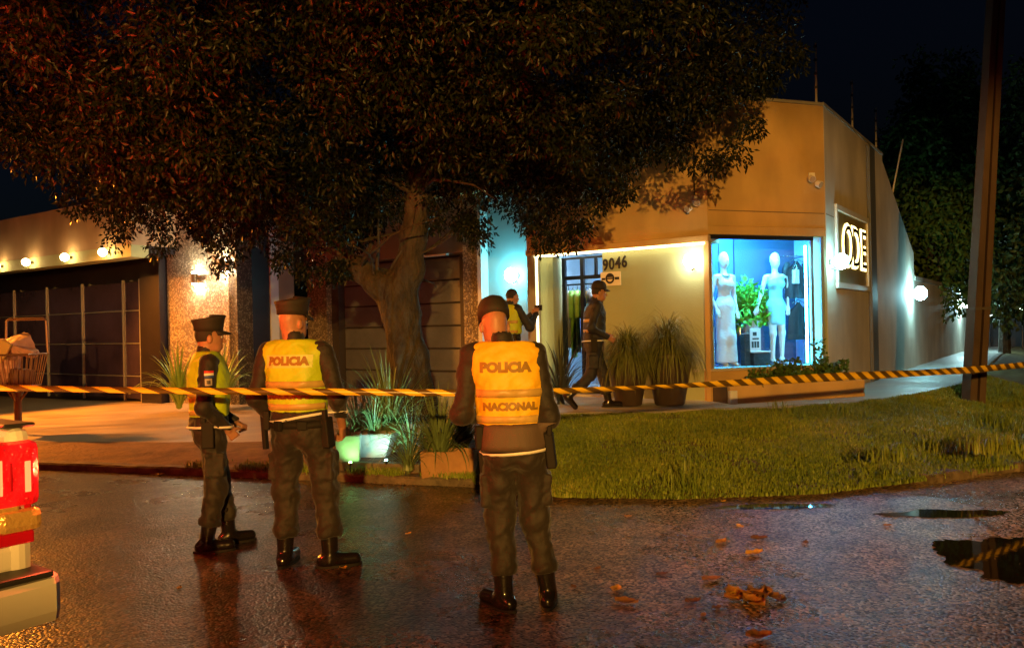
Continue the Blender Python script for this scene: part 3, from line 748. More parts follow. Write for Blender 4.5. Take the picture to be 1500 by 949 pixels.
FW.box('bar', blk, pq, sq-.05, sq+.05, -.019, -.0145, zq-.012, zq+.010)
bm = bmesh.new(); bm.faces.new([bm.verts.new(FW.pt(sq+.05*math.cos(a), -.0182, zq+.018+.036*math.sin(a))) for a in [math.pi*k/12 for k in range(13)]])
world_part('emblem', bm_mesh('emblem', bm), blk, pq)

# gold shop sign on the side wall
sg0, sg1 = F3.s_at(1225), F3.s_at(1272); szb, szt = 2.13, 3.50
sign = empty('shop_sign', F3.pt((sg0+sg1)/2, 0, szb), 0, 'framed gold backlit shop sign with tall dark letters', 'sign')
gold = mat('gold_panel', (.55,.42,.14), .28, .55, var=.2, vscale=3)
F3.box('panel', gold, sign, sg0+.1, sg1-.1, -.018, -.008, szb+.1, szt-.1)
frm = mat('sign_frame', (.62,.60,.52), .35)
F3.box('frame', frm, sign, sg0, sg1, -.05, -.004, szt-.1, szt, .01); F3.box('frame', frm, sign, sg0, sg1, -.05, -.004, szb, szb+.1, .01)
F3.box('frame', frm, sign, sg0, sg0+.1, -.048, -.004, szb+.102, szt-.102, .01); F3.box('frame', frm, sign, sg1-.1, sg1, -.048, -.004, szb+.102, szt-.102, .01)
lm = mat('sign_letter', (.05,.03,.01), .4, .4); W = sg1-sg0
for ch, f_, in (('O', .33), ('D', .58), ('E', .82)):
    wall_text(ch, F3, sg0+W*f_, (szb+szt)/2+.02, 1.0, emat('sign_backlight', (1,.80,.30), 7), sign, .006, .034, .95, .020, 'backlight')
    wall_text(ch, F3, sg0+W*f_, (szb+szt)/2+.02, 1.0, lm, sign, .014, -.012, .95, .036, 'letter')

# fence rods on the parapet
rodm = mat('rod_steel', (.62,.58,.52), .5, .2)
for px, y1, s_, lab in ((1213, 62, .0, 'thin steel rod at the parapet corner above the show window'), (1263, 117, F3.s_at(1263), 'thin steel rod midway along the side parapet'), (1298, 158, F3.s_at(1297)-.05, 'thin steel rod where the side parapet starts to slope')):
    b = F3.pt(s_, .1, TOP+.04); r = empty('fence_rod', b, 0, lab, 'rod', 'rods on the parapet')
    H_ = P(px, y1, b.y).z-b.z
    link('rod', tube_me('r', [(0,0,0),(.01,0,H_)], .018, 6), rodm, r)
    for k in range(4): link('insulator', tube_me('i', [(0,0,H_*(.25+.22*k)),(0,0,H_*(.25+.22*k)+.04)], .028, 6), mat('insulator', (.1,.1,.1), .5), r)
    link('foot', box_me('f', (-.04,-.04,-.01), (.04,.04,.02)), rodm, r)
b = F3.pt(F3.s_at(1312), .1, 4.0); r = empty('fence_rod', b, 0, 'short leaning rod on the sloping end of the side wall', 'rod', 'rods on the parapet')
link('rod', tube_me('r', [(0,0,-.1),(.35,0,1.5)], .018, 6), rodm, r); link('foot', box_me('f', (-.04,-.04,-.12), (.04,.04,-.06)), rodm, r)
b = F5.pt(9.5, .6, fz1); r = empty('antenna_rod', b, 0, 'thin antenna rod on the roof above the canopy', 'antenna')
link('rod', tube_me('r', [(0,0,0),(-.04,0,1.1)], .02, 6), rodm, r); link('foot', box_me('f', (-.06,-.06,-.01), (.06,.06,.03)), rodm, r)

# ================================================================ UTILITY POLE (concrete, H section, leaning)
pb = G(1426, 582, PAVE_Z-.03); tp = P(1462, -60, pb.y)
pole = empty('utility_pole', pb, 0, 'leaning brown concrete utility pole with a groove at the pavement edge', 'utility pole')
pom = mat('pole_concrete', (.075,.048,.032), .8, var=.55, vscale=2.5, bump=.5, bscale=12, stretch=(1,1,.3))
d = tp-pb; H_ = 8.2
def leanbox(name, x0, x1, y0, y1, z0, z1, tap=.72):
    bm = bmesh.new(); vs = add_box(bm, (x0,y0,z0), (x1,y1,z1), None, 0)
    bmesh.ops.subdivide_edges(bm, edges=[e for e in bm.edges if abs(e.verts[0].co.z-e.verts[1].co.z) > 1], cuts=12)
    for q in bm.verts:
        f_ = 1-(1-tap)*q.co.z/H_; q.co.x = q.co.x*f_+d.x/d.z*q.co.z+.008*mnoise.noise((q.co.z*2, 1, 0)); q.co.y *= f_
    return link(name, bm_mesh(name, bm), pom, pole)
leanbox('flange', -.115, -.015, -.12, .12, -.1, H_); leanbox('flange', .024, .115, -.12, .12, -.1, H_); leanbox('web', -.02, .029, -.05, .05, -.1, H_)
cm = mat('pole_clamp', (.10,.09,.08), .5, .6)
cz = P(1430, 452, pb.y).z-pb.z
link('clamp', box_me('c', (-.12,-.125,-.02), (.12,.125,.02), Matrix.Translation((d.x/d.z*cz, 0, cz))), cm, pole)

# ================================================================ BARRICADE TAPE
def tape_mat():
    m = bpy.data.materials.new('hazard_tape'); m.use_nodes = True
    n, l = m.node_tree.nodes, m.node_tree.links; b = n['Principled BSDF']
    uv = n.new('ShaderNodeUVMap'); sp_ = n.new('ShaderNodeSeparateXYZ'); l.new(uv.outputs[0], sp_.inputs[0])
    ad = n.new('ShaderNodeMath'); ad.operation = 'MULTIPLY_ADD'; ad.inputs[1].default_value = .55
    l.new(sp_.outputs[1], ad.inputs[0]); l.new(sp_.outputs[0], ad.inputs[2])
    fr = n.new('ShaderNodeMath'); fr.operation = 'FRACT'; l.new(ad.outputs[0], fr.inputs[0])
    gt_ = n.new('ShaderNodeMath'); gt_.operation = 'GREATER_THAN'; gt_.inputs[1].default_value = .5; l.new(fr.outputs[0], gt_.inputs[0])
    mx = n.new('ShaderNodeMix'); mx.data_type = 'RGBA'; mx.inputs['A'].default_value = (.78,.50,.03,1); mx.inputs['B'].default_value = (.10,.062,.012,1)
    l.new(gt_.outputs[0], mx.inputs['Factor']); l.new(mx.outputs['Result'], b.inputs['Base Color'])
    b.inputs['Roughness'].default_value = .32
    return m
ctrl = [(-120,566,4.75),(0,568,4.95),(170,571,5.05),(340,573,5.1),(520,574,5.14),(690,575.5,5.2),(790,574,5.32),(860,571,5.6),(960,567,6.0),(1080,560.5,6.6),(1220,552,7.5),(1340,546.5,8.3),(1430,541,9.0),(1500,534.5,9.6),(1580,525,10.4)]
pts = np.array([P(*c) for c in ctrl]); dd = np.r_[0, np.cumsum(np.linalg.norm(np.diff(pts, axis=0), axis=1))]
tt = np.linspace(0, dd[-1], 420); cc = np.stack([np.interp(tt, dd, pts[:,k]) for k in range(3)], 1)
for _ in range(25): cc[1:-1] = (cc[:-2]+2*cc[1:-1]+cc[2:])/4
me = bpy.data.meshes.new('barricade_tape'); VV = []; FF = []; UV = []
for i, p in enumerate(cc):
    L_ = tt[i]; tw = .45*math.sin(L_*.9+.4)+.25*math.sin(L_*2.3)
    wd = .021 if L_ < 5.0 else .021+.016*min(1, (L_-5.0)/2)
    nrm = Vector((0, math.sin(tw), math.cos(tw)))
    for sgn in (-1, 1): VV.append(tuple(Vector(p)+nrm*wd*sgn))
for i in range(len(cc)-1): FF.append((2*i, 2*i+2, 2*i+3, 2*i+1))
me.from_pydata(VV, [], FF); uvl = me.uv_layers.new(name='UVMap')
for poly in me.polygons:
    for li in poly.loop_indices:
        vi = me.loops[li].vertex_index; uvl.data[li].uv = (tt[vi//2]/.205, vi % 2)
tp_o = link('barricade_tape', me, tape_mat(), None, True)
sol = tp_o.modifiers.new('s', 'SOLIDIFY'); sol.thickness = .0006
tag(tp_o, 'yellow and black striped barricade tape stretched across the scene', 'tape')

# ================================================================ FALLEN LEAVES
lfm = [mat('leaf_amber', (.62,.34,.04), .45, var=.4, vscale=20), mat('leaf_brown', (.20,.09,.03), .5, var=.4, vscale=20), mat('leaf_rust', (.40,.18,.04), .5, var=.4, vscale=20)]
def leaf_me(L_, W_, curl, seed):
    rr = random.Random(seed); bm = bmesh.new(); rows = []
    for i in range(9):
        t = i/8; wv = W_*math.sin(math.pi*min(1, t*1.02+.02))**.8*(1+.2*rr.uniform(-1,1)); row = []
        for j in (-1,-.5,0,.5,1):
            row.append(bm.verts.new((L_*(t-.5), wv*j, .006+curl*(abs(j)**2*.5+ (t-.5)**2*1.6)*(1+.6*rr.uniform(-.5,1))*W_+abs(j)*.003)))
        rows.append(row)
    for a, b in zip(rows, rows[1:]):
        for k in range(4): bm.faces.new((a[k], b[k], b[k+1], a[k+1]))
    return bm_mesh('leaf', bm)
LV = [leaf_me(.14,.048,.5,i) for i in range(5)]
spots = [(1105,812,1.0,0,.3),(902,864,.75,0,1.2),(918,884,1.0,2,-.4),(1042,850,.9,2,.2),(1056,795,.8,2,.6),(1084,772,.6,0,2),(1112,934,1.0,2,.1),(1030,902,.4,2,1),(1050,891,.5,1,.5),(1015,882,.7,1,.2),(920,757,.5,2,0),(1112,790,.9,1,0),(875,834,.5,1,.8),(503,832,.55,0,2.2),(262,862,.4,0,1.7),(1060,735,.45,0,.4),(1145,880,.7,1,.9),(970,842,.6,1,.3),(1180,795,.5,1,1.1),(840,860,.4,1,2.0),(598,782,.4,0,.7),(1300,770,.5,2,.2)]
def leaves_at(px, py, sc, k, rz, zup=0, tilt=0):
    g = G(px, py, .001); o = bpy.data.objects.new('fallen_leaf', LV[rnd.randrange(5)].copy()); C.objects.link(o); o.data.materials.clear(); o.data.materials.append(lfm[k])
    o.location = g+Vector((0,0,zup)); o.rotation_euler = (tilt, tilt*.7, rz); o.scale = (sc,sc,sc)
    n = ('amber', 'brown', 'rust red')[k]
    return tag(o, 'curled %s leaf lying on the wet asphalt' % n, 'leaf', '%s leaves on the wet road' % n)
for s_ in spots: leaves_at(*s_)
for k in range(11):            # soggy pile
    o = leaves_at(1100+rnd.uniform(-34,36), 880+rnd.uniform(-7,9), rnd.uniform(.8,1.25), rnd.choice((0,1,2,2)), rnd.uniform(0,3), rnd.uniform(.0,.012), rnd.uniform(-.12,.12))
    o['label'] = 'sodden leaf in the flattened pile of leaves on the road'; o['group'] = 'flattened leaf pile'
# small litter of pale petals and twigs along the kerb: too small to count
bm = bmesh.new(); rr = random.Random(5); K2 = np.array(KL[3:]+KR[3:8])
for k in range(900):
    t = rr.uniform(0, len(K2)-1.01); i = int(t); p = K2[i]*(1-t+i)+K2[i+1]*(t-i)
    off = abs(rr.gauss(0, .22)); x, y = p[0]+off*.45+rr.uniform(-.1,.1), p[1]-off
    s_ = rr.uniform(.008,.03); a = rr.uniform(0,6.3); z = .006+rr.uniform(0,.012)
    bm.faces.new([bm.verts.new((x+s_*math.cos(a+q)*(1 if q_ % 2 else .5), y+s_*math.sin(a+q)*(1 if q_ % 2 else .5), z+rr.uniform(0,.01))) for q_, q in enumerate((0,1.57,3.14,4.71))])
for k in range(500):
    x, y = rr.uniform(-3,4.5), rr.uniform(3.2,7.3)
    s_ = rr.uniform(.004,.014); a = rr.uniform(0,6.3); z = .006
    bm.faces.new([bm.verts.new((x+s_*math.cos(a+q)*(1 if q_ % 2 else .4), y+s_*math.sin(a+q)*(1 if q_ % 2 else .4), z+rr.uniform(0,.006))) for q_, q in enumerate((0,1.57,3.14,4.71))])
tag(link('kerb_litter', bm_mesh('l', bm), mat('litter', (.30,.18,.08), .6, col2=(.10,.05,.02), vscale=8)), 'small crumbs of leaf litter along the kerb and road', 'litter', kind='stuff')

# ================================================================ GRASS
rng = np.random.default_rng(11)
def grass_mesh(name, base, L_, seed, wmul=1.0):
    n = len(base); r = np.random.default_rng(seed)
    az = r.uniform(0, 2*np.pi, n); ln = L_*r.uniform(.5, 1.25, n); be = r.uniform(.15, .9, n); w = r.uniform(.003, .0062, n)*wmul
    d = np.stack([np.cos(az), np.sin(az), 0*az], 1); sd = np.stack([-np.sin(az), np.cos(az), 0*az], 1); zz = np.array([0,0,1.])
    b0 = base-sd*w[:,None]; b1 = base+sd*w[:,None]
    mid = base+zz*(ln*.6)[:,None]+d*(ln*.22*be)[:,None]; m0 = mid-sd*(w*.8)[:,None]; m1 = mid+sd*(w*.8)[:,None]
    tip = base+zz*(ln*(1-.35*be))[:,None]+d*(ln*.75*be)[:,None]
    V = np.stack([b0,b1,m1,m0,tip], 1).reshape(-1,3); k = np.arange(n)*5
    F = np.concatenate([np.stack([k,k+1,k+2],1), np.stack([k,k+2,k+3],1), np.stack([k+3,k+2,k+4],1)])
    return arr_mesh(name, V, F)
def grass_material(name, cols):
    m = bpy.data.materials.new(name); m.use_nodes = True
    n, l = m.node_tree.nodes, m.node_tree.links; b = n['Principled BSDF']
    g = n.new('ShaderNodeNewGeometry'); ra = n.new('ShaderNodeValToRGB'); e = ra.color_ramp.elements
    e[0].color = (*cols[0],1); e[1].color = (*cols[1],1); e[1].position = .75; x = e.new(1.0); x.color = (*cols[2],1)
    tc = n.new('ShaderNodeTexCoord'); t = n.new('ShaderNodeTexNoise'); t.inputs['Scale'].default_value = 1.1; t.inputs['Detail'].default_value = 5; l.new(tc.outputs['Object'], t.inputs['Vector'])
    mr = n.new('ShaderNodeMath'); mr.operation = 'MULTIPLY_ADD'; mr.inputs[1].default_value = .55; l.new(g.outputs['Random Per Island'], mr.inputs[0])
    m2 = n.new('ShaderNodeMapRange'); m2.inputs[1].default_value = .35; m2.inputs[2].default_value = .7; m2.inputs[3].default_value = 0; m2.inputs[4].default_value = .45; l.new(t.outputs['Fac'], m2.inputs[0])
    l.new(m2.outputs[0], mr.inputs[2]); l.new(mr.outputs[0], ra.inputs[0]); l.new(ra.outputs[0], b.inputs['Base Color'])
    b.inputs['Roughness'].default_value = .5; b.inputs['Specular IOR Level'].default_value = .35
    return m
def on_loft(n, A_, B_, zf, tmax, r, sbias=1.0):
    t = r.uniform(0, tmax, n); s = r.uniform(-.01, .985, n)**1.0 if sbias == 1 else r.uniform(0, 1, n)**sbias
    a, b = interp_pl(A_, t), interp_pl(B_, t); xy = a*(1-s[:,None])+b*s[:,None]
    return np.c_[xy, zf(t, s, xy)]
gmat = grass_material('grass_blades', ((.085,.15,.018), (.25,.32,.040), (.58,.52,.16)))
pa = on_loft(300000, KR, ER, lawn_z, 7.9, rng)
cl = vnoise(np.c_[pa[:,:2], 0*pa[:,0]], 3.)+.5*vnoise(np.c_[pa[:,:2], 0*pa[:,0]], 9.)
# right bank grows longer
Lg = .034+.036*np.clip(cl+.35, 0, 1)+.05*np.clip((pa[:,0]-3.5)/3, 0, 1)
keep = rng.random(len(pa)) < np.clip(.75+cl*1.0, .3, 1)
gr = link('lawn_grass', grass_mesh('lawn_grass', pa[keep], Lg[keep], 3, 1.1), gmat); tag(gr, 'short uneven grass covering the sloping verge', 'grass', kind='stuff')
# tufts: along the kerb in front of the planters, and by the left drive
tb = []
for k in range(9000):
    t = rng.uniform(4.75, 7.6) if k % 3 else rng.uniform(6.2, 7.9); p = interp_pl(KL, np.array([t]))[0]
    if mnoise.noise((p[0]*2.3, 3.1, 0)) < -.12: continue
    tb.append((p[0]+rng.normal(0,.05)+.05, p[1]+abs(rng.normal(0,.14))-.01, .06))
tb = np.array(tb)
tag(link('kerb_grass', grass_mesh('kg', tb, np.full(len(tb), .10), 9, 1.1), gmat), 'ragged grass tufts growing along the kerb below the planters', 'grass', kind='stuff')
tf = []
for px, py, n_ in ((1450,680,260),(1430,640,200),(1380,660,150),(1470,610,260),(1495,580,260),(1240,610,120),(1300,690,120),(1150,612,70),(1000,700,60),(1480,650,200)):
    g = G(px, py, .18 if py > 640 else .36)
    for k in range(n_): tf.append((g.x+rng.normal(0,.13), g.y+rng.normal(0,.13), 0))
tf = np.array(tf)
# sit the tufts on the lawn surface
lb = bvh_of(lawn)
for q in tf:
    h_ = lb.ray_cast(Vector((q[0], q[1], 3)), Vector((0,0,-1)))[0]; q[2] = h_.z if h_ else .3
tag(link('tall_grass', grass_mesh('tg', tf, np.full(len(tf), .19), 19, 1.2), gmat), 'longer grass tufts standing up out of the verge', 'grass', kind='stuff')
# ================================================================ STREET TREE
def leaf_cloud(name, cen, rad, per, L_, Wd, seed, m, parent, droop=.5):
    r = np.random.default_rng(seed); n = len(cen)*per
    ci = np.repeat(np.arange(len(cen)), per)
    d = r.normal(size=(n,3)); d /= np.linalg.norm(d, axis=1, keepdims=True)
    p = cen[ci]+d*(rad[ci]*r.uniform(.25,1,n)**.6)[:,None]
    ax = d*.7+r.normal(size=(n,3))*.55+np.array([0,0,-droop]); ax /= np.linalg.norm(ax, axis=1, keepdims=True)
    sd = np.cross(ax, r.normal(size=(n,3))); sd /= np.linalg.norm(sd, axis=1, keepdims=True)+1e-9
    nn = np.cross(ax, sd); l = L_*r.uniform(.6,1.25,n); wd = Wd*r.uniform(.7,1.2,n)
    tip = p+ax*l[:,None]+nn*(-.12*l)[:,None]; md = p+ax*(l*.45)[:,None]
    a = md+sd*wd[:,None]+nn*(wd*.35)[:,None]; b = md-sd*wd[:,None]+nn*(wd*.35)[:,None]
    V = np.stack([p,a,tip,b], 1).reshape(-1,3); k = np.arange(n)*4
    F = np.concatenate([np.stack([k,k+1,k+2],1), np.stack([k,k+2,k+3],1)])
    me = arr_mesh(name, V-np.array(parent.location), F)
    return link(name, me, m, parent)
def leaf_material(name, c0, c1, c2, rough=.38):
    m = grass_material(name, (c0, c1, c2)); b = m.node_tree.nodes['Principled BSDF']
    b.inputs['Roughness'].default_value = rough; b.inputs['Specular IOR Level'].default_value = .16
    return m
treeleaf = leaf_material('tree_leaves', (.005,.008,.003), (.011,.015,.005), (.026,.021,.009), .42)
barkm = mat('mottled_bark', (.060,.048,.028), .85, col2=(.011,.009,.006), vscale=8, bump=1.0, bscale=26, stretch=(1,1,.5), bdist=.03)
TB = Vector((-1.22, 10.0, .28))
tree = empty('street_tree', TB, 0, 'large dark-leaved street tree with forked mottled trunk above the planters', 'tree')
def tp_(px, py, Y): return tuple(P(px, py, Y)-TB)
br = []
def limb(pts, rads):
    for (a, b), (ra, rb) in zip(zip(pts, pts[1:]), zip(rads, rads[1:])): br.append(Cap(a, b, ra, rb))
limb([(.02,0,-.15), tp_(606,590,10), tp_(598,520,10), tp_(588,460,10), tp_(584,425,10)], [.36,.27,.225,.22,.21])
limb([tp_(586,440,10), tp_(600,395,9.95), tp_(607,345,9.9), tp_(613,290,9.8), tp_(640,215,9.6), tp_(660,130,9.4)], [.19,.165,.15,.13,.10,.07])
limb([tp_(582,450,10), tp_(553,416,10), tp_(527,395,10.05), tp_(490,360,10.2), tp_(440,300,10.3), tp_(380,220,10.4), tp_(320,150,10.3)], [.17,.15,.125,.10,.085,.065,.04])
limb([tp_(640,215,9.6), tp_(760,180,9.2), tp_(880,150,9.0), tp_(980,120,9.1)], [.09,.075,.055,.03])
limb([tp_(613,290,9.8), tp_(590,210,10.2), tp_(550,120,10.6)], [.10,.08,.05])
for a_ in (.3, 1.7, 2.9, 4.4, 5.4): br.append(Cap((.02,0,.0), (.02+.42*math.cos(a_), .36*math.sin(a_), -.2), .2, .09))
fld = Field(br, .022, .09)
V_, F_ = fld.mesh('trunk'); N_ = vnormals(V_, F_)
V_ = V_+N_*(.045*vnoise(V_*V3(1,1,.5), 8)+.016*vnoise(V_*V3(1,1,.45), 28))[:,None]
link('trunk', arr_mesh('trunk', V_, F_), barkm, tree, True)
# thin branches running out into the crown
bmb = bmesh.new(); rt = random.Random(4)
for k in range(60):
    a = Vector(rt.choice(br[6:16]).b.tolist()); dr_ = Vector((rt.uniform(-1,1), rt.uniform(-.7,.7), rt.uniform(.05,.8))).normalized(); L_ = rt.uniform(1.0,2.6)
    pp = [a]
    for j in range(5): dr_ = (dr_+Vector((rt.uniform(-.3,.3), rt.uniform(-.3,.3), rt.uniform(-.25,.15)))).normalized(); pp.append(pp[-1]+dr_*L_/5)
    tube_bm(bmb, pp, [.03,.024,.018,.013,.009,.005], 5)
o = link('branches', bm_mesh('branches', bmb), barkm, tree); tag(o, kind='stuff')
pxs = np.array([(-30,150),(0,195),(60,245),(130,312),(165,345),(250,355),(340,378),(440,392),(500,385),(540,360),(600,318),(650,325),(700,330),(760,322),(800,345),(850,335),(900,292),(960,240),(1020,232),(1060,228),(1090,185),(1120,135),(1165,85),(1180,20),(1190,-60)], float)
zx = (pxs[:,0]-750)/1200*10; zp = np.array([P(a, b, 10).z for a, b in pxs])
r_ = np.random.default_rng(8); q = r_.uniform((-6.9,5.9,2.1), (3.9,13.6,7.0), (26000,3))
zb = np.interp(q[:,0], zx, zp)+.11*np.clip(q[:,1]-10,0,9)**2*.9+.05*np.clip(10-q[:,1],0,9)**2
rx = np.where(q[:,0] < -1.4, 5.5, 5.0)
ins = ((q[:,0]+1.4)/rx)**2+((q[:,1]-9.8)/3.9)**2+(np.clip(q[:,2]-4.2,0,9)/3.0)**2 < 1
above = q[:,2]-zb
ins &= above > .16
# clumpy density, thicker near the lower skin that we see
wgt = np.clip(vnoise(q, 1.5)*2.6+.62, .06, 1)*np.where(above < .9, 1, .55)
q = q[ins]; wgt = wgt[ins]; above = above[ins]; q = q[r_.random(len(q)) < wgt][:1500]; 
rad = r_.uniform(.20,.44,len(q)); ab2 = q[:,2]-(np.interp(q[:,0], zx, zp)+.11*np.clip(q[:,1]-10,0,9)**2*.9+.05*np.clip(10-q[:,1],0,9)**2)
rad = np.minimum(rad, np.clip(ab2*.95, .14, 9))
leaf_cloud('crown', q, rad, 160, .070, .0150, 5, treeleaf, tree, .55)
# drooping sprays at the lower rim
ed = []
for px, py, Y in ((830,352,9.8),(800,360,9.9),(880,300,9.6),(905,285,9.5),(1075,232,9.6),(1045,240,9.7),(1100,185,9.5),(1000,238,9.6),(480,395,10.1),(445,400,10.2),(420,385,10.2),(505,392,10),(170,350,10.2),(240,362,10.2),(330,384,10.2),(690,335,9.9),(672,325,9.9),(640,322,9.8),(770,335,9.8),(850,340,9.7),(1125,130,9.4),(1160,90,9.4),(700,345,9.8)):
    for j in range(5): ed.append(tuple(P(px+rt.uniform(-14,14), py+rt.uniform(-16,8), Y)))
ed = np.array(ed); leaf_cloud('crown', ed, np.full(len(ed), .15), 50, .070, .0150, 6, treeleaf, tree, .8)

# ================================================================ BACKGROUND TREES
bgleaf = leaf_material('garden_leaves', (.05,.10,.018), (.09,.16,.03), (.14,.18,.04), .4)
bgdark = leaf_material('dark_leaves', (.03,.05,.014), (.05,.075,.02), (.08,.10,.03), .42)
def bg_tree(px, Y, spans, label, m, seed, dens=80, leaf=.2):
    b = Vector(((px-750)/1200*Y, Y, .3)); t = empty('garden_tree', b, 0, label, 'tree', 'trees behind the boundary wall')
    r = np.random.default_rng(seed); cen = []; rad = []
    top = max(P(x, y0, Y).z for x, y0, y1, w_ in spans)
    link('trunk', tube_me('t', [(0,0,-.3),(.05,0,1.5),(-.1,.1,3.0),(.1,0,min(top-.5,6))], [.2,.16,.13,.06], 8), barkm, t)
    for k in range(6):
        a = r.uniform(0,6.3); z = r.uniform(1.6,3.5)
        link('limb', tube_me('l', [(0,0,z),(math.cos(a)*.6,math.sin(a)*.5,z+.8),(math.cos(a)*1.4,math.sin(a)*1.0,z+1.5)], [.07,.05,.02], 6), barkm, t)
    for x, y0, y1, w_ in spans:
        for j in range(int(dens*(y1-y0)*w_/8000)):
            c = P(x+r.uniform(-w_,w_), r.uniform(y0,y1), Y+r.uniform(-1.4,1.4)); cen.append(tuple(c)); rad.append(r.uniform(.3,.75))
    cen = np.array(cen); rad = np.array(rad)
    leaf_cloud('crown', cen, rad, 55, leaf, leaf*.26, seed, m, t, .5)
bg_tree(1370, 25, [(1365,320,455,55),(1400,230,360,50),(1345,180,330,40)], 'leafy tree lit green behind the boundary wall', bgleaf, 21, 70)
bg_tree(1470, 27, [(1475,280,450,70),(1440,130,320,70),(1380,90,260,55)], 'dark tree standing behind the utility pole', bgdark, 22, 60)
bg_tree(1590, 22, [(1580,60,450,85),(1500,380,470,40)], 'dark tree beyond the lawn at the far side of the pole', bgdark, 23, 60)
bg_tree(1315, 30, [(1318,190,300,26),(1330,330,380,20)], 'slender dark tree showing over the sloping side wall', bgdark, 24, 90)
# dim garden wall and gate far down the side street
fw = empty('far_garden_wall', (17, 33, .2), 0, 'dark garden wall far down the side street under the trees', 'wall')
Ff = Frame((9.5, 33.5), (.97,-.1), 1); dk = mat('far_wall', (.06,.06,.065), .8, var=.3, vscale=2)
Ff.box('wall', dk, fw, 5.2, 24, 0, .2, -.1, 2.1); Ff.box('coping', dk, fw, 5.1, 24.1, -.05, .25, 2.105, 2.2)
for s_ in (7.2, 9.2, 11.4): Ff.box('post', mat('far_post', (.14,.14,.14), .7), fw, s_, s_+.22, -.06, -.002, -.1, 2.1)
def far_lamp(px, py, Y, e, label, r=.12):
    c = P(px, py, Y); t = empty('garden_lamp', c, 0, label, 'lamp')
    link('globe', ico_me('g', r, 2), emat('far_globe_%d' % e, (.85,.95,.9), e), t, True); link('stem', tube_me('s', [(0,0,-r),(0,0,.3-c.z)], .03, 6), darkmetal, t)
far_lamp(1497, 455, 31, 22, 'white globe lamp on a post under the far trees', .13); far_lamp(1449, 460, 32, 5, 'dim globe lamp on a post behind the utility pole', .11)

# ================================================================ SPIKY PLANTS, PLANTERS, POTS
def blade_me(droop, w_, seed):
    bm = bmesh.new(); rows = []; n = 8
    for i in range(n+1):
        t = i/n; a = droop*t**1.6; ww = w_*(1-t**2.2)*(.55+.45*min(1, t*4))
        x = sum(math.sin(droop*((j+.5)/n)**1.6) for j in range(i))/n; z = sum(math.cos(droop*((j+.5)/n)**1.6) for j in range(i))/n
        rows.append([bm.verts.new((x-.3*ww*math.cos(a), -ww, z+.3*ww*math.sin(a))), bm.verts.new((x, 0, z)), bm.verts.new((x-.3*ww*math.cos(a), ww, z+.3*ww*math.sin(a)))])
    for a, b in zip(rows, rows[1:]):
        for k in (0,1): bm.faces.new((a[k], a[k+1], b[k+1], b[k]))
    return bm_mesh('leaf', bm)
BL = {}
def blades(m, w_=.018):
    key = (m.name, w_)
    if key not in BL:
        BL[key] = []
        for i, dp in enumerate((.25,.5,.9,1.4,1.9,2.3)):
            me = blade_me(dp, w_, i); me.materials.append(m); me.polygons.foreach_set('use_smooth', [True]*len(me.polygons)); BL[key].append(me)
    return BL[key]
spm = mat('strap_leaf', (.19,.27,.10), .4, col2=(.08,.13,.05), vscale=4)
spd = mat('dark_strap_leaf', (.05,.06,.03), .45, col2=(.03,.035,.02), vscale=4)
def spiky(t, loc, n, L_, seed, m=spm, tilt=(.1,.75), w_=.014):
    r = random.Random(seed); B_ = blades(m, w_)
    for k in range(n):
        f_ = (k+.5)/n; a = k*2.39996+r.uniform(-.3,.3); ti = tilt[0]+(tilt[1]-tilt[0])*f_**.8+r.uniform(-.1,.1)
        o = bpy.data.objects.new('leaf', B_[min(5, int(f_*5.2+r.uniform(0,.9)))]); C.objects.link(o); o.parent = t
        o.location = Vector(loc)+Vector((math.cos(a), math.sin(a), 0))*.05*f_
        o.rotation_euler = (0, ti*.55, a); s_ = L_*r.uniform(.7,1.12); o.scale = (s_, s_, s_)
def planter(base, wx, wy, h, m, label, taper=.82, rz=.0, plant=None):
    t = empty('planter', base, rz, label, 'planter', 'planters round the tree')
    bm = bmesh.new(); prof = [(taper,0),(1,h),(.90,h),(.86,h-.06)]; rows = []
    for f_, z in prof: rows.append([bm.verts.new((sx*wx*f_/2, sy*wy*f_/2, z)) for sx, sy in ((-1,-1),(1,-1),(1,1),(-1,1))])
    for a, b in zip(rows, rows[1:]):
        for k in range(4): bm.faces.new((a[k], a[(k+1)%4], b[(k+1)%4], b[k]))
    bm.faces.new(rows[0][::-1]); bmesh.ops.bevel(bm, geom=[e for e in bm.edges if e.calc_length() > .02], offset=.008, segments=2, affect='EDGES')
    link('pot', bm_mesh('pot', bm), m, t)
    s_ = .86; link('soil', arr_mesh('soil', [(-wx*s_/2,-wy*s_/2,h-.055),(wx*s_/2,-wy*s_/2,h-.055),(wx*s_/2,wy*s_/2,h-.055),(-wx*s_/2,wy*s_/2,h-.055)], [(0,1,2,3)]), MATS['planter_soil'], t)
    if plant: spiky(t, (0,0,h-.06), *plant)
    return t
whitep = mat('white_planter', (.34,.34,.32), .55, var=.25, vscale=5, bump=.2, bscale=30)
terra = mat('terracotta_planter', (.42,.22,.09), .7, var=.3, vscale=5, bump=.4, bscale=25)
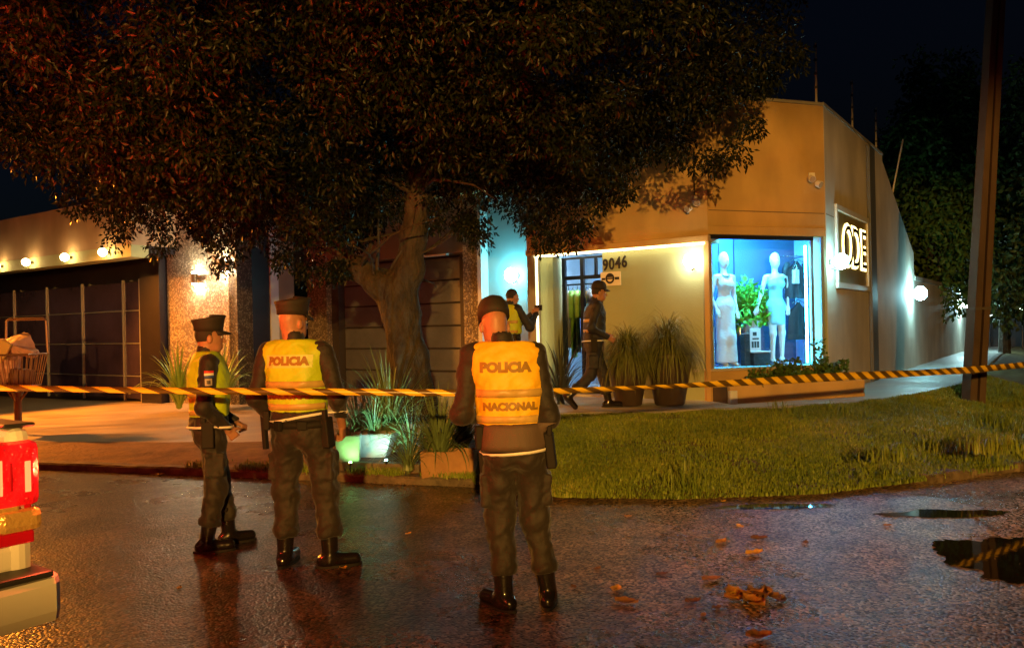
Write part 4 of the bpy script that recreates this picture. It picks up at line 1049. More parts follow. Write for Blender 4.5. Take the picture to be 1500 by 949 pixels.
# raised bed round the tree
bed = [(-2.05,8.98),(-1.0,8.72),(-.95,8.98),(.14,8.80),(.2,9.4),(-.2,10.9),(-2.2,11.0)]
gb = empty('garden_bed', (-1.1,9.7,.1), 0, 'raised soil bed with stone edging round the tree', 'garden bed')
me = prism_me('soil', bed, .0, .16); world_part('soil', me, mat('bed_soil', (.07,.05,.03), .95, var=.5, vscale=8, bump=1, bscale=20), gb)
edm = mat('bed_edge', (.17,.14,.10), .7, var=.4, vscale=6, bump=.4, bscale=30)
for (x0, y0), (x1, y1) in zip(bed, bed[1:]+bed[:1]):
    L_ = math.hypot(x1-x0, y1-y0); n = max(1, round(L_/.5)); a = math.atan2(y1-y0, x1-x0)
    for k in range(n):
        M = Matrix.Translation((x0, y0, 0)) @ Matrix.Rotation(a, 4, 'Z')
        world_part('edging_block', box_me('e', (k*L_/n+.006, -.05, .0), ((k+1)*L_/n-.006, .05, .175+rnd.uniform(-.02,.012)), M, .01), edm, gb)
bz = .16
def on_bed(px, py): p = G(px, py, bz); return (p.x, p.y, bz)
planter(on_bed(511,676), .27, .25, .30, whitep, 'small pale planter beside the officer, lit green by a spot', .9, .1, (16,.4,1,spm,(.2,1.2),.013))
planter(on_bed(548,668), .52, .32, .27, whitep, 'wide white planter with drooping strap leaves and spot light', .62, -.15, (70,.66,2))
planter(on_bed(606,659), .46, .30, .33, whitep, 'white planter beside the tree trunk, lit bluish', .7, -.1, (50,.5,3))
planter(on_bed(664,648), .50, .36, .58, whitep, 'tall pale planter at the foot of the tree', .85, .05, None)
planter(G(659,701,.04).to_tuple(), .56, .30, .30, terra, 'terracotta trough planter on the verge grass', .95, -.12, None)
def clump(base, n, L_, seed, label, m=spm, tilt=(.1,.8), w_=.0125):
    t = empty('spiky_plant', base, 0, label, 'plant', 'spiky strap-leaved plants'); 
    link('crown_base', lathe_me('c', [(.02,-.03),(.06,0),(.05,.06),(.02,.09)], 10), m, t)
    spiky(t, (0,0,.02), n, L_, seed, m, tilt, w_)
clump(on_bed(572,662), 150, 1.2, 5, 'tall spiky plant in front of the tree trunk', spm, (.1,.7))
clump(on_bed(526,662), 110, .85, 6, 'spiky plant behind the wide white planter')
x_ = on_bed(644,682); clump((x_[0], x_[1], bz), 150, .88, 7, 'bushy spiky plant above the terracotta trough', spm, (.15,1.25))
x_ = on_bed(676,676); clump((x_[0], x_[1]+.05, bz), 90, .72, 8, 'dark upright plant behind the terracotta trough', spd, (.05,.35), .02)
clump(on_bed(604,668), 80, .75, 12, 'low spiky plant beside the white planters', spm, (.3,1.3))
clump(on_bed(598,688), 60, .55, 13, 'drooping spiky plant spilling over the bed edge', spm, (.5,1.5))
# garden spot lights
def garden_spot(px, py, aim, col, e, label):
    b = G(px, py, bz); t = empty('garden_spotlight', b, 0, label, 'spotlight'); d_ = Vector(aim).normalized(); c = Vector((0,0,.035))
    link('stake', tube_me('s', [(0,0,-.05),(0,0,.03)], .006, 6), darkmetal, t)
    bm = bmesh.new(); tube_bm(bm, [c-d_*.02, c+d_*.016], [.014,.018], 12); link('housing', bm_mesh('h', bm), darkmetal, t)
    lm_ = link('lens', ico_me('l', .017, 2), emat('spot_lens_%.1f' % col[0], col, 30), t, True); lm_.location = c+d_*.022-Vector((0,.010,0))
    L = bpy.data.lights.new('lamp', 'SPOT'); L.energy = e; L.color = col; L.spot_size = R(110); L.spot_blend = .8; L.shadow_soft_size = .02
    o = bpy.data.objects.new('lamp', L); C.objects.link(o); o.parent = t; o.location = c+d_*.06
    o.rotation_euler = d_.to_track_quat('-Z', 'Y').to_euler()
garden_spot(566, 681, (-.15,.75,.55), (.45,1.0,.85), 36, 'tiny bluish garden spotlight under the wide white planter')
garden_spot(513, 684, (-.0,.8,.5), (.35,1.0,.25), 9, 'tiny green garden spotlight under the small planter')
garden_spot(634, 660, (.1,.75,.55), (.45,1.0,.9), 80, 'tiny bluish garden spotlight under the bushy spiky plant')
clump((G(822,592,PAVE_Z).x, 12.2, PAVE_Z), 60, 1.05, 9, 'tall spiky plant standing beside the doorway light strip', spd, (.05,.6), .016)
# bushes in front of the mosaic panel of the left house
for k, (px, lab) in enumerate(((262,'green fan-leaved bush against the mosaic panel edge'),(325,'green fan-leaved bush behind the cap-wearing officer in profile'))):
    b = P(px, 575, 15.0); clump((b.x, b.y, .27), 70, 1.15, 30+k, lab, mat('bush_leaf', (.24,.36,.06), .45), (.05,.85), .022)
# large tapered pots with ponytail palms
potm = mat('brown_pot', (.055,.038,.028), .45, var=.3, vscale=4, bump=.2, bscale=15)
fm = grass_material('palm_hair', ((.09,.11,.03), (.20,.22,.06), (.42,.36,.13)))
def pot_palm(px, Y, s_, label, seed):
    b = P(px, 590, Y); b.z = PAVE_Z+.004; t = empty('potted_palm', b, 0, label, 'potted plant', 'potted palms by the shop wall')
    link('pot', lathe_me('p', [(.17*s_,0),(.19*s_,.02),(.30*s_,.60*s_),(.315*s_,.66*s_),(.29*s_,.66*s_),(.27*s_,.58*s_)], 24), potm, t, True)
    link('soil', lathe_me('s', [(.01,.57*s_),(.272*s_,.58*s_),(.01,.60*s_)], 20), MATS['planter_soil'], t)
    link('stem', tube_me('st', [(0,0,.55*s_),(.01,0,.72*s_)], [.07,.05], 8), barkm, t)
    r = np.random.default_rng(seed); n = 900; VV = []; FF = []
    for k in range(n):
        a = r.uniform(0,6.283); el = r.uniform(.25,1.5); d_ = np.array([math.cos(a)*math.cos(el), math.sin(a)*math.cos(el), math.sin(el)]); p = np.array([r.normal(0,.03),r.normal(0,.03),.70*s_]); L_ = r.uniform(.5,.86)*s_; w0 = r.uniform(.006,.010)
        sd = np.array([-math.sin(a), math.cos(a), 0]); i0 = len(VV)
        for j in range(8):
            wj = w0*(1-j/7.5); VV += [p-sd*wj, p+sd*wj]; d_ = d_+np.array([0,0,-.22-.10*j*r.uniform(.6,1.2)]); d_ /= np.linalg.norm(d_); d_[:2] += r.normal(0,.03,2); p = p+d_*L_/7
        FF += [(i0+2*j, i0+2*j+1, i0+2*j+3, i0+2*j+2) for j in range(7)]
    tag(link('foliage', arr_mesh('f', VV, FF), fm, t), kind='stuff')
pot_palm(921, 11.75, 1.0, 'ponytail palm in a dark pot close to the doorway', 41)
pot_palm(981, 11.7, 1.12, 'ponytail palm in a dark pot close to the show window', 42)
# shrubs in the window ledge planter
for k, (px, w_, h_, lab) in enumerate(((1192,.30,.42,'leafy shrub at the corner end of the window ledge planter'),(1145,.28,.28,'leafy shrub in the middle of the window ledge planter'),(1102,.24,.14,'low leafy shrub at the post end of the window ledge planter'))):
    s_ = F2.s_at(px); b = F2.pt(s_, -.2, .655); t = empty('ledge_shrub', b, 0, lab, 'shrub', 'shrubs in the window ledge planter')
    link('stem', tube_me('s', [(0,0,-.03),(.02,0,.1),(0,.02,h_*.8)], [.015,.012,.005], 6), barkm, t)
    r = np.random.default_rng(50+k); cen = np.array([tuple(F2.pt(s_+r.normal(0,w_*.55), -.2+r.normal(0,.07), .68+abs(r.normal(0,h_*.5)))) for _ in range(34)])
    leaf_cloud('foliage', cen, np.full(34, .085), 26, .075, .025, 60+k, bgleaf, t, .1)

# ================================================================ LITTER BASKET ON A POST
bb = G(27, 634, .10); Yb = bb.y
bk = empty('litter_basket', bb, 0, 'bronze wire litter basket on a forked post, stuffed with rubbish', 'litter basket')
brz = mat('bronze_tube', (.20,.12,.08), .45, .4)
z1, z2, z3 = P(30,565,Yb).z-bb.z, P(30,519,Yb).z-bb.z, P(30,467,Yb).z-bb.z
link('post', tube_me('p', [(0,0,-.05),(0,0,z1-.1)], .055, 12), brz, bk)
for sx, sy in ((-1,0),(1,0),(0,-1),(0,1)): link('strut', tube_me('s', [(0,0,z1-.28),(sx*.22,sy*.2,z1)], .018, 8), brz, bk)
hx, hy = .34, .27; cx_ = .0
def rim(z, sx, sy): return [(cx_-sx,-sy,z),(cx_+sx,-sy,z),(cx_+sx,sy,z),(cx_-sx,sy,z),(cx_-sx,-sy,z)]
link('rim', tube_me('r', rim(z2, hx, hy), .018, 6), brz, bk); link('bottom_rim', tube_me('r', rim(z1, hx*.75, hy*.75), .016, 6), brz, bk)
link('back_hoop', tube_me('h', [(-hx,hy,z2),(-hx+.02,hy,z3-.03),(-hx+.06,hy,z3),(hx-.06,hy,z3),(hx-.02,hy,z3-.03),(hx,hy,z2)], .022, 8), brz, bk)
for k in range(9):
    f_ = -1+2*k/8
    for sy in (-1, 1): link('bar', tube_me('b', [(f_*hx, sy*hy, z2),(f_*hx*.75, sy*hy*.75, z1)], .007, 5), brz, bk)
    if 0 < k < 8:
        for sx in (-1, 1): link('bar', tube_me('b', [(sx*hx, f_*hy, z2),(sx*hx*.75, f_*hy*.75, z1)], .007, 5), brz, bk)
link('floor', box_me('f', (-hx*.74,-hy*.74,z1-.01), (hx*.74,hy*.74,z1+.006)), brz, bk)
def trash(loc, sz, rot, m, label, name='rubbish_bag', nz=.18, seed=1):
    bm = bmesh.new(); bmesh.ops.create_cube(bm, size=2); bmesh.ops.subdivide_edges(bm, edges=bm.edges[:], cuts=5, use_grid_fill=True)
    for q_ in bm.verts:
        c = q_.co.copy(); q_.co = c*.78+c.normalized()*.28; q_.co += c.normalized()*nz*mnoise.noise(c*2.2+Vector((seed,0,0)))
    bmesh.ops.scale(bm, vec=sz, verts=bm.verts)
    o = link(name, bm_mesh(name, bm), m, None, False); o.location = bb+Vector(loc); o.rotation_euler = rot; tag(o, label, name.split('_')[-1], 'rubbish in the litter basket')
pk = mat('pink_bag', (.50,.30,.24), .45, var=.3, vscale=8); yl = mat('yellow_carton', (.62,.46,.16), .55)
trash((-.16,.02,z1+.24), (.15,.15,.22), (.2,.1,.3), pk, 'pale pink rubbish bag low inside the basket', seed=1)
trash((.02,.05,z2+.16), (.17,.12,.12), (.3,-.4,.8), mat('mauve_bag', (.42,.28,.26), .5, var=.3, vscale=8), 'mauve paper sack heaped on top of the basket', 'paper_sack', .1, 3)
trash((.15,-.02,z2+.05), (.16,.12,.06), (.1,.35,.2), pk, 'flattened pink bag at the basket rim', seed=5)
trash((-.22,-.05,z2+.10), (.12,.10,.14), (.2,.1,.5), mat('rose_bag', (.45,.22,.16), .45, var=.3, vscale=8), 'rose coloured bag bulging over the basket rim', seed=8)
trash((-.10,-.22,z2+.06), (.085,.035,.17), (.1,.55,.1), yl, 'yellow carton tipped over the basket rim', 'crushed_carton', .05, 9)
trash((.05,.0,z1+.14), (.16,.14,.13), (.1,.1,.9), mat('brown_bag', (.16,.08,.05), .6), 'brown paper bag at the bottom of the basket', 'paper_bag', .12, 12)

# ================================================================ POLICE PICKUP (rear corner in view)
th = math.atan2(.60, -.80)
tk = empty('pickup_truck', (-1.725, 2.98, 0), th, 'white pickup truck with lit red tail lamp and rear bumper', 'pickup')
wp = mat('white_paint', (.72,.70,.64), .25, coat=.6, var=.05, vscale=3); bp_ = mat('black_plastic', (.02,.02,.02), .5)
def tb_(name, lo, hi, m, bev=.02, par=tk, M=None): return link(name, box_me(name, lo, hi, M, bev), m, par)
tb_('bed_side', (.02,.02,.62), (1.75,.10,1.275), wp, .03); tb_('bed_side', (.02,1.70,.62), (1.75,1.78,1.275), wp, .03)
tb_('bed_floor', (.05,.102,.68), (1.75,1.698,.74), wp, .01); tb_('tailgate', (.015,.20,.76), (.075,1.60,1.26), wp, .02)
tb_('tailgate_handle', (-.012,.78,1.12), (.014,1.02,1.19), bp_, .01)
tb_('bed_rail_cap', (.03,.0,1.277), (1.75,.11,1.292), bp_, .008); tb_('bed_rail_cap', (.03,1.69,1.277), (1.75,1.80,1.292), bp_, .008)
tb_('rear_panel', (.03,.025,.76), (.16,.19,.86), wp, .02); tb_('rear_panel', (.03,1.61,.76), (.16,1.775,.86), wp, .02)
# bumper: rounded bar with black step pad on top
bm = bmesh.new(); rows = []
for y, xo in ((-.036,.14),(-.034,.0),(-.024,-.065),(.0,-.092),(.2,-.102),(.9,-.11),(1.6,-.102),(1.80,-.092),(1.824,-.065),(1.834,.0),(1.836,.14)):
    rows.append([bm.verts.new((x+xo, y, z)) for x, z in ((.22,.745),(.0,.745),(-.012,.725),(-.014,.63),(.0,.592),(.06,.575),(.22,.60))])
for a, b in zip(rows, rows[1:]):
    for k in range(6): bm.faces.new((a[k], a[k+1], b[k+1], b[k]))
bm.faces.new(rows[0]); bm.faces.new(rows[-1][::-1])
link('rear_bumper', bm_mesh('rb', bm), wp, tk, False)
tb_('step_pad', (-.095,.0,.748), (.14,1.80,.772), bp_, .01)
redm = mat('red_lens', (.55,.004,.006), .12, emit=(1,.006,.006), estr=.35, coat=.8, bump=.8, bscale=90)
_n, _l = redm.node_tree.nodes, redm.node_tree.links; _nz = _n.new('ShaderNodeTexNoise'); _nz.inputs['Scale'].default_value = 13; _nz.inputs['Detail'].default_value = 2   # lit reflector facets behind the lens
_tc = _n.new('ShaderNodeTexCoord'); _mp = _n.new('ShaderNodeMapping'); _mp.inputs['Scale'].default_value = (1, 1.5, .7); _l.new(_tc.outputs['Object'], _mp.inputs[0]); _l.new(_mp.outputs[0], _nz.inputs['Vector'])
_rp = _n.new('ShaderNodeValToRGB'); _e = _rp.color_ramp.elements; _e[0].position = .40; _e[0].color = (.22,.002,.002,1); _e[1].position = .70; _e[1].color = (6,2.2,.5,1); _x = _e.new(.60); _x.color = (.8,.008,.006,1)
_e.remove(_x); _e[0].color = (.30,.002,.002,1); _e[1].color = (.80,.012,.008,1); _l.new(_nz.outputs['Fac'], _rp.inputs[0]); _l.new(_rp.outputs[0], _n['Principled BSDF'].inputs['Emission Color']); _n['Principled BSDF'].inputs['Emission Strength'].default_value = 1.0
red2 = mat('dark_red_lens', (.35,.004,.006), .12, coat=.8, emit=(1,.01,.01), estr=.12)
bulbm = mat('tail_bulb', (.5,.05,.02), .3, emit=(1.0,.20,.06), estr=2.4); clr = mat('clear_lens', (.80,.50,.16), .15, .5, coat=1, bump=.5, bscale=70)
for sg, y0 in ((1, .018), (-1, 1.782)):
    q_ = empty('tail_light', (.02, y0, .86), 0, parent=tk)
    f_ = lambda n_, lo, hi, m, bv: link(n_, box_me(n_, (lo[0], min(lo[1]*sg, hi[1]*sg), lo[2]), (hi[0], max(lo[1]*sg, hi[1]*sg), hi[2]), None, bv), m, q_)
    f_('lower_lens', (-.006,.0,.0), (.16,.17,.045), red2, .008)
    f_('housing', (.0,.004,.046), (.15,.168,.37), red2, .01)
    f_('brake_lens', (-.03,-.018,.135), (.17,.172,.372), redm, .03)
    f_('reverse_lens', (-.032,-.022,.045), (.13,.13,.128), clr, .025)
    f_('indicator_lens', (-.012,.05,.12), (.05,.15,.150), clr, .008)
    if sg == 1:
        for yy, zz, hy_, hz_ in ((.125,.25,.012,.062),(.085,.25,.004,.050),(.03,.245,.010,.055)):
            link('lit_element', box_me('b', (-.0335,yy-hy_,zz-hz_),(-.0295,yy+hy_,zz+hz_), None, .0018), bulbm if hy_ > .005 else red2, q_)
        point('lamp', (.02, -.06, .26), 32, (1,.10,.03), .03, q_)
for (x, y) in ((1.0,.02),(1.0,1.58),(4.1,.02),(4.1,1.58)):
    wh = empty('wheel', (x, y, .37), 0, parent=tk)
    k = link('tyre', lathe_me('t', [(.2,0),(.34,.0),(.37,.03),(.37,.17),(.34,.2),(.2,.2)], 28), bp_, wh, True); k.rotation_euler = (-math.pi/2,0,0)
    k = link('rim', lathe_me('r', [(.05,.02),(.21,.01),(.21,.19),(.05,.17)], 20), mat('steel_rim', (.4,.4,.4), .4, .8), wh, True); k.rotation_euler = (-math.pi/2,0,0)
def loft_box(name, secs, m):
    bm = bmesh.new(); rows = [[bm.verts.new((x, y, z)) for y, z in ((y0,z0),(y1,z0),(y1-i,z1),(y0+i,z1))] for x, y0, y1, z0, z1, i in secs]
    for a, b in zip(rows, rows[1:]):
        for k in range(4): bm.faces.new((a[k], a[(k+1)%4], b[(k+1)%4], b[k]))
    bm.faces.new(rows[0][::-1]); bm.faces.new(rows[-1])
    bmesh.ops.bevel(bm, geom=bm.edges[:], offset=.03, segments=2, affect='EDGES'); return link(name, bm_mesh(name, bm), m, tk)
loft_box('lower_body', [(1.77,.02,1.78,.35,1.08,0),(3.6,.02,1.78,.35,1.08,0),(4.7,.04,1.76,.35,1.05,.05),(5.15,.15,1.65,.4,.92,.08)], wp)
loft_box('cab', [(1.78,.06,1.74,1.06,1.60,.10),(2.0,.06,1.74,1.06,1.78,.14),(3.1,.06,1.74,1.06,1.80,.14),(3.85,.08,1.72,1.06,1.10,.02)], mat('cab_dark_glass', (.02,.02,.025), .08, spec=.8))
loft_box('roof', [(1.98,.2,1.6,1.775,1.80,.02),(3.08,.2,1.6,1.79,1.83,.02)], wp)
lbp = empty('light_bar', (2.4,.9,1.83), 0, parent=tk)
link('bar_base', box_me('b', (-.14,-.6,0), (.14,.6,.05), None, .015), bp_, lbp)
for y in (-.35,.35): link('beacon', box_me('b', (-.12,y-.24,.051), (.12,y+.24,.15), None, .03), emat('red_beacon', (1,.035,.010), 800), lbp)
# ================================================================ PEOPLE
skin = mat('skin', (.36,.175,.105), .5, var=.12, vscale=25, bump=.08, bscale=120, sub=.08)
hairm = mat('short_hair', (.022,.016,.012), .7, bump=.6, bscale=220)
uni = mat('uniform_black', (.011,.008,.0075), .7, var=.35, vscale=6, bump=.25, bscale=90, sheen=.1)
unit = mat('trouser_cloth', (.014,.0095,.0075), .72, var=.35, vscale=6, bump=.25, bscale=90, sheen=.1)
uninv = mat('navy_uniform', (.016,.017,.030), .7, var=.3, vscale=6, bump=.25, bscale=90)
capm = mat('cap_cloth', (.018,.013,.011), .75, bump=.3, bscale=150)
bootm = mat('polished_boot', (.012,.010,.009), .22, bump=.15, bscale=40, coat=.4)
beltm = mat('belt_leather', (.014,.012,.011), .7, spec=.2)
whitepipe = mat('white_piping', (.75,.74,.70), .5)
silver = mat('reflective_tape', (.50,.34,.09), .45, var=.2, vscale=12)
lett = mat('vest_letter', (.26,.15,.015), .6)
VM = {'orange': mat('vest_orange_yellow', (.86,.50,.012), .6, var=.18, vscale=7, bump=.2, bscale=60),
      'lemon': mat('vest_lemon', (.44,.60,.008), .6, var=.18, vscale=7, bump=.2, bscale=60),
      'navy': mat('vest_navy', (.020,.022,.036), .6, var=.3, vscale=7),
      'lime': mat('vest_lime', (.48,.62,.03), .6, var=.15, vscale=7)}
def rotm(yaw, pitch, roll=0):
    return np.array((Matrix.Rotation(yaw, 3, 'Z') @ Matrix.Rotation(-pitch, 3, 'X') @ Matrix.Rotation(roll, 3, 'Y')), np.float32)
def kk(p, k): p.k = k; return p
def hand(w_, d, pn, side, curl):
    w_, d, pn = Vector(w_), Vector(d).normalized(), Vector(pn); HS = .90; pn = (pn-d*pn.dot(d)).normalized(); sd = d.cross(pn)*side
    M = np.array(Matrix((tuple(sd), tuple(d), tuple(pn))).transposed(), np.float32); out = []
    out.append(kk(RBox(tuple(w_+d*.045), (.036,.048,.014), .013, M), .012))
    for i, (o_, L_) in enumerate(((-.030,.050),(-.0105,.062),(.0095,.067),(.029,.059))):
        b = w_+d*.086+sd*o_; c = curl*(1.1-.06*i); a1 = b+(d*math.cos(c)+pn*math.sin(c)+sd*o_*1.6)*L_*.52; a2 = a1+(d*math.cos(c*2)+pn*math.sin(c*2))*L_*.48
        out += [kk(Cap(b, a1, .0088, .0085), .005), kk(Cap(a1, a2, .0085, .0070), .004)]
    b = w_+d*.025+sd*.034; a1 = b+(d*.62+sd*.62+pn*.35).normalized()*.042; a2 = a1+(d*.85+sd*.1+pn*.5).normalized()*.034
    out += [kk(Cap(b, a1, .0125, .0105), .006), kk(Cap(a1, a2, .0105, .008), .004)]
    return out
def hat(kind, root, hc, M):
    n = 40; bm = bmesh.new(); rows = []
    if kind == 'patrol': prof = [(.092,.0,0),(.094,.03,0),(.101,.066,.05),(.108,.088,.6),(.104,.095,.6),(.05,.099,.4),(.004,.098,0)]
    else: prof = [(.092,-.012,0),(.094,.02,0),(.089,.055,0),(.072,.085,0),(.042,.103,0),(.004,.108,0)]
    for r_, z, oc in prof:
        rows.append([bm.verts.new((r_*math.cos(a)*(1+.03*oc*math.cos(8*a))*.93, r_*math.sin(a)*1.12*(1+.03*oc*math.cos(8*a)), z+(.018*math.sin(a) if kind == 'patrol' and z > .05 else 0))) for a in [2*math.pi*k/n for k in range(n)]])
    for a, b in zip(rows, rows[1:]):
        for k in range(n): bm.faces.new((a[k], a[(k+1)%n], b[(k+1)%n], b[k]))
    bm.faces.new(rows[0][::-1]); bm.faces.new(rows[-1])
    T = Matrix.Translation(Vector(hc)) @ Matrix(M.tolist()).to_4x4() @ Matrix.Translation((0,-.010,.052 if kind == 'patrol' else .058)) @ Matrix.Diagonal((1.07,1.05,1.1,1))
    me = bm_mesh('cap', bm); me.transform(T); c = link('cap', me, capm, root, True)
    bm = bmesh.new(); ro = []
    for i in range(9):
        a = R(22+136*i/8); ro.append([bm.verts.new((q_*math.cos(a)*.92, .1*math.sin(a)*1.1*(q_/.093)*(1 if j == 0 else 1+.0*j) + (j*.028*math.sin(a)), .004-.010*j-.02*abs(math.cos(a))*j*.4)) for j, q_ in enumerate((.091,.094,.090))])
    for a, b in zip(ro, ro[1:]):
        for k in range(2): bm.faces.new((a[k], a[k+1], b[k+1], b[k]))
    me = bm_mesh('visor', bm); me.transform(T); vz = link('visor', me, capm, c, True)
    md = vz.modifiers.new('s', 'SOLIDIFY'); md.thickness = .004
    return c
def band(name, bv, ctr, z0, z1, a0, a1, off, m, par, n=48, rows=3, thick=.004, tilt=0):
    V = []; F = []
    for j in range(rows):
        for i in range(n+1):
            a = a0+(a1-a0)*i/n; z = z0+(z1-z0)*j/(rows-1)+tilt*math.cos(a); c = ctr(z); d = Vector((math.cos(a), math.sin(a), 0))
            h = bv.ray_cast(c+d*.45, -d)[0] or c+d*.15
            V.append(h+d*off)
    for j in range(rows-1):
        for i in range(n): F.append((j*(n+1)+i, j*(n+1)+i+1, (j+1)*(n+1)+i+1, (j+1)*(n+1)+i))
    me = bpy.data.meshes.new(name); me.from_pydata([tuple(q_) for q_ in V], [], F); o = link(name, me, m, par, True)
    md = o.modifiers.new('s', 'SOLIDIFY'); md.thickness = thick; md.offset = 0
    return o
def stencil(txt, bv, x, z, size, m, par, bold=.004, sx=1.0, name='lettering', off=.004):
    me = text_me(txt, size, 0, bold, sx); bm = bmesh.new(); bm.from_mesh(me)
    bmesh.ops.triangulate(bm, faces=bm.faces[:]); bmesh.ops.subdivide_edges(bm, edges=[e for e in bm.edges if e.calc_length() > .03], cuts=2)
    bmesh.ops.triangulate(bm, faces=bm.faces[:])
    for q_ in bm.verts:
        X_, Z_ = q_.co.x+x, q_.co.y+z; h = bv.ray_cast(Vector((X_, -1, Z_)), Vector((0,1,0)))[0]
        q_.co = Vector((X_, (h.y if h else -.12)-off, Z_))
    bm.normal_update(); me2 = bpy.data.meshes.new(name); bm.to_mesh(me2); bm.free(); return link(name, me2, m, par)
def decal(name, bv, org, d, cu, cv, hu, hv, m, par, off=.004, n=6):
    V = []; F = []
    for j in range(n+1):
        for i in range(n+1):
            p = Vector(org)+Vector(cu)*hu*(2*i/n-1)+Vector(cv)*hv*(2*j/n-1); h = bv.ray_cast(p, Vector(d))[0]
            V.append(tuple((h if h else p+Vector(d)*.8)-Vector(d)*off))
    for j in range(n):
        for i in range(n): F.append((j*(n+1)+i, j*(n+1)+i+1, (j+1)*(n+1)+i+1, (j+1)*(n+1)+i))
    me = bpy.data.meshes.new(name); me.from_pydata(V, [], F); return link(name, me, m, par)

def person(label, loc, rz, H, J, vest='orange', cap='patrol', shirt=uni, trou=unit, wide=1.0, seed=1, text=True, res=1.0, gear=True, face=True, skinm=None, hair=True):
    root = empty('person', loc, rz, label, 'person', 'police officers'); sc = H/1.76; root.scale = (sc, sc, sc)
    hx, hy = J.get('hips', (0,0)); lx, ly = J.get('lean', (0,0))
    def T(x, y, z): k = max(0, z-.95); return (x+hx+lx*k, y+hy+ly*k, z)
    g = lambda k: J[k]
    sh = {s: T((-1 if s == 'L' else 1)*.185*wide, -.005, 1.44) for s in 'LR'}
    hip = {s: T((-1 if s == 'L' else 1)*.088*wide, 0, .92) for s in 'LR'}
    def torso(gr=0):
        return [Ell(T(0,-.005,1.31), (.165*wide,.112,.175)).grow(gr), Cap(T(-.125*wide,-.01,1.435), T(.125*wide,-.01,1.435), .068, .068).grow(gr),
                Ell(T(0,.008,1.10), (.158*wide,.118*wide,.18)).grow(gr), Ell(T(0,-.005,.98), (.166*wide,.122,.13)).grow(gr), Cap(T(0,-.012,1.43), T(0,-.012,1.52), .088, .056).grow(gr)]
    # ---- body: one continuous skin
    hd = J.get('head', (0,0,0)); hc = np.array(T(hd[0], .012+hd[1], 1.628+hd[2]), np.float32); M = rotm(J.get('yaw',0), J.get('pitch',0), J.get('roll',0))
    hp = lambda x, y, z: tuple(hc+M@V3(x, y, z))
    skull = Ell(hp(0,-.012,.025), (.073,.093,.097), M)
    body = [kk(p, .03) for p in (Ell(T(0,-.005,1.31), (.13*wide,.085,.15)), Ell(T(0,.0,1.05), (.125*wide,.085,.2)), Cap(sh['L'], sh['R'], .045, .045))]
    body += [skull, Ell(hp(0,.030,-.030), (.061,.064,.085), M), Ell(hp(0,.046,-.078), (.044,.043,.034), M), Cap(hp(0,-.022,-.05), T(0,-.018,1.46), .060, .068)]
    body += [kk(Cap(hp(0,.092,.012), hp(0,.110,-.028), .008, .013), .012), kk(Ell(hp(0,.080,.028), (.048,.016,.011), M), .015), kk(Ell(hp(0,.089,-.060), (.022,.009,.006), M), .006), kk(Ell(hp(0,.087,-.072), (.018,.009,.006), M), .006)]
    for s in (-1, 1): body.append(kk(Ell(hp(s*.079,-.006,-.012), (.011,.021,.033), M), .008))
    for s in 'LR':
        body += [kk(Cap(hip[s], g('knee'+s), .065, .05), .02), kk(Cap(g('knee'+s), g('ank'+s), .05, .035), .02)]
        body += [kk(Cap(sh[s], g('el'+s), .045, .038), .02), kk(Cap(g('el'+s), g('wr'+s), .036, .028), .02)]
        d_ = J.get('hd'+s) or tuple(Vector(g('wr'+s))-Vector(g('el'+s))); body += hand(g('wr'+s), d_, J.get('pn'+s, (0,.2,-1)), 1 if s == 'R' else -1, J.get('curl', .55))
    sdf_obj('body', Field(body, .0065*res, .03), skinm or skin, root)
    # ---- hair, eyes, cap
    if hair: sdf_obj('hair', Field([skull.grow(.006)], .007*res, .02, cuts=[RBox(hp(0,.10,-.01), (.13,.055,.14), .02, M), RBox(hp(0,.03,-.15), (.13,.2,.115), .02, M), RBox(hp(0,.06,-.04), (.13,.05,.09), .02, M)]), hairm, root)
    if face:
        for s in (-1, 1):
            e = link('eye', ico_me('e', .0105, 2), mat('eye_white', (.7,.68,.65), .2), root, True); e.location = hp(s*.029,.081,.006)
            k = link('iris', ico_me('i', .0055, 2), mat('iris', (.02,.012,.008), .15), e, True); k.location = tuple(M@V3(0,.0068,0))
            b_ = link('eyebrow', ico_me('b', .01, 1), hairm, root, True); b_.scale = (1.7,.35,.3); b_.location = hp(s*.030,.0925,.030); b_.rotation_euler = Matrix(M.tolist()).to_euler()
    if cap: hat(cap, root, hc, M)
    # ---- shirt
    tor = torso()
    jk = [Ell(T(0,-.005,.98), (.176*wide,.132,.17)), Ell(T(0,-.008,.92), (.184*wide,.140,.10))]
    arms = []
    for s in 'LR': arms += [Cap(sh[s], g('el'+s), .066, .054), Cap(g('el'+s), g('wr'+s), .054, .041)]
    # sleeve stops at the wrist: cut the hand side of each cuff
    cuts = []
    for s in 'LR':
        d_ = (Vector(g('wr'+s))-Vector(g('el'+s))).normalized(); c_ = Vector(g('wr'+s))+d_*.075
        cuts.append(RBox(tuple(c_), (.07,.07,.07), .005, np.array(d_.to_track_quat('Z','Y').to_matrix(), np.float32)))
    so = sdf_obj('shirt', Field(tor+jk+arms, .0095*res, .045, cuts=cuts, planes=[(0,0,-1,-J.get('hem', .90))]), shirt, root, .021, seed)
    sbv = bvh_of(so)
    sdf_obj('collar', Field([Cap(T(0,-.014,1.50), T(0,-.012,1.535), .070, .066)], .008*res, .02, cuts=[Cap(T(0,-.005,1.45), T(0,.0,1.62), .056, .060)]), shirt, root)
    # ---- trousers
    tr = [Ell(T(0,-.012,.94), (.168*wide,.126,.115)), Ell(T(-.06,-.05,.87), (.09,.085,.09)), Ell(T(.06,-.05,.87), (.09,.085,.09))]
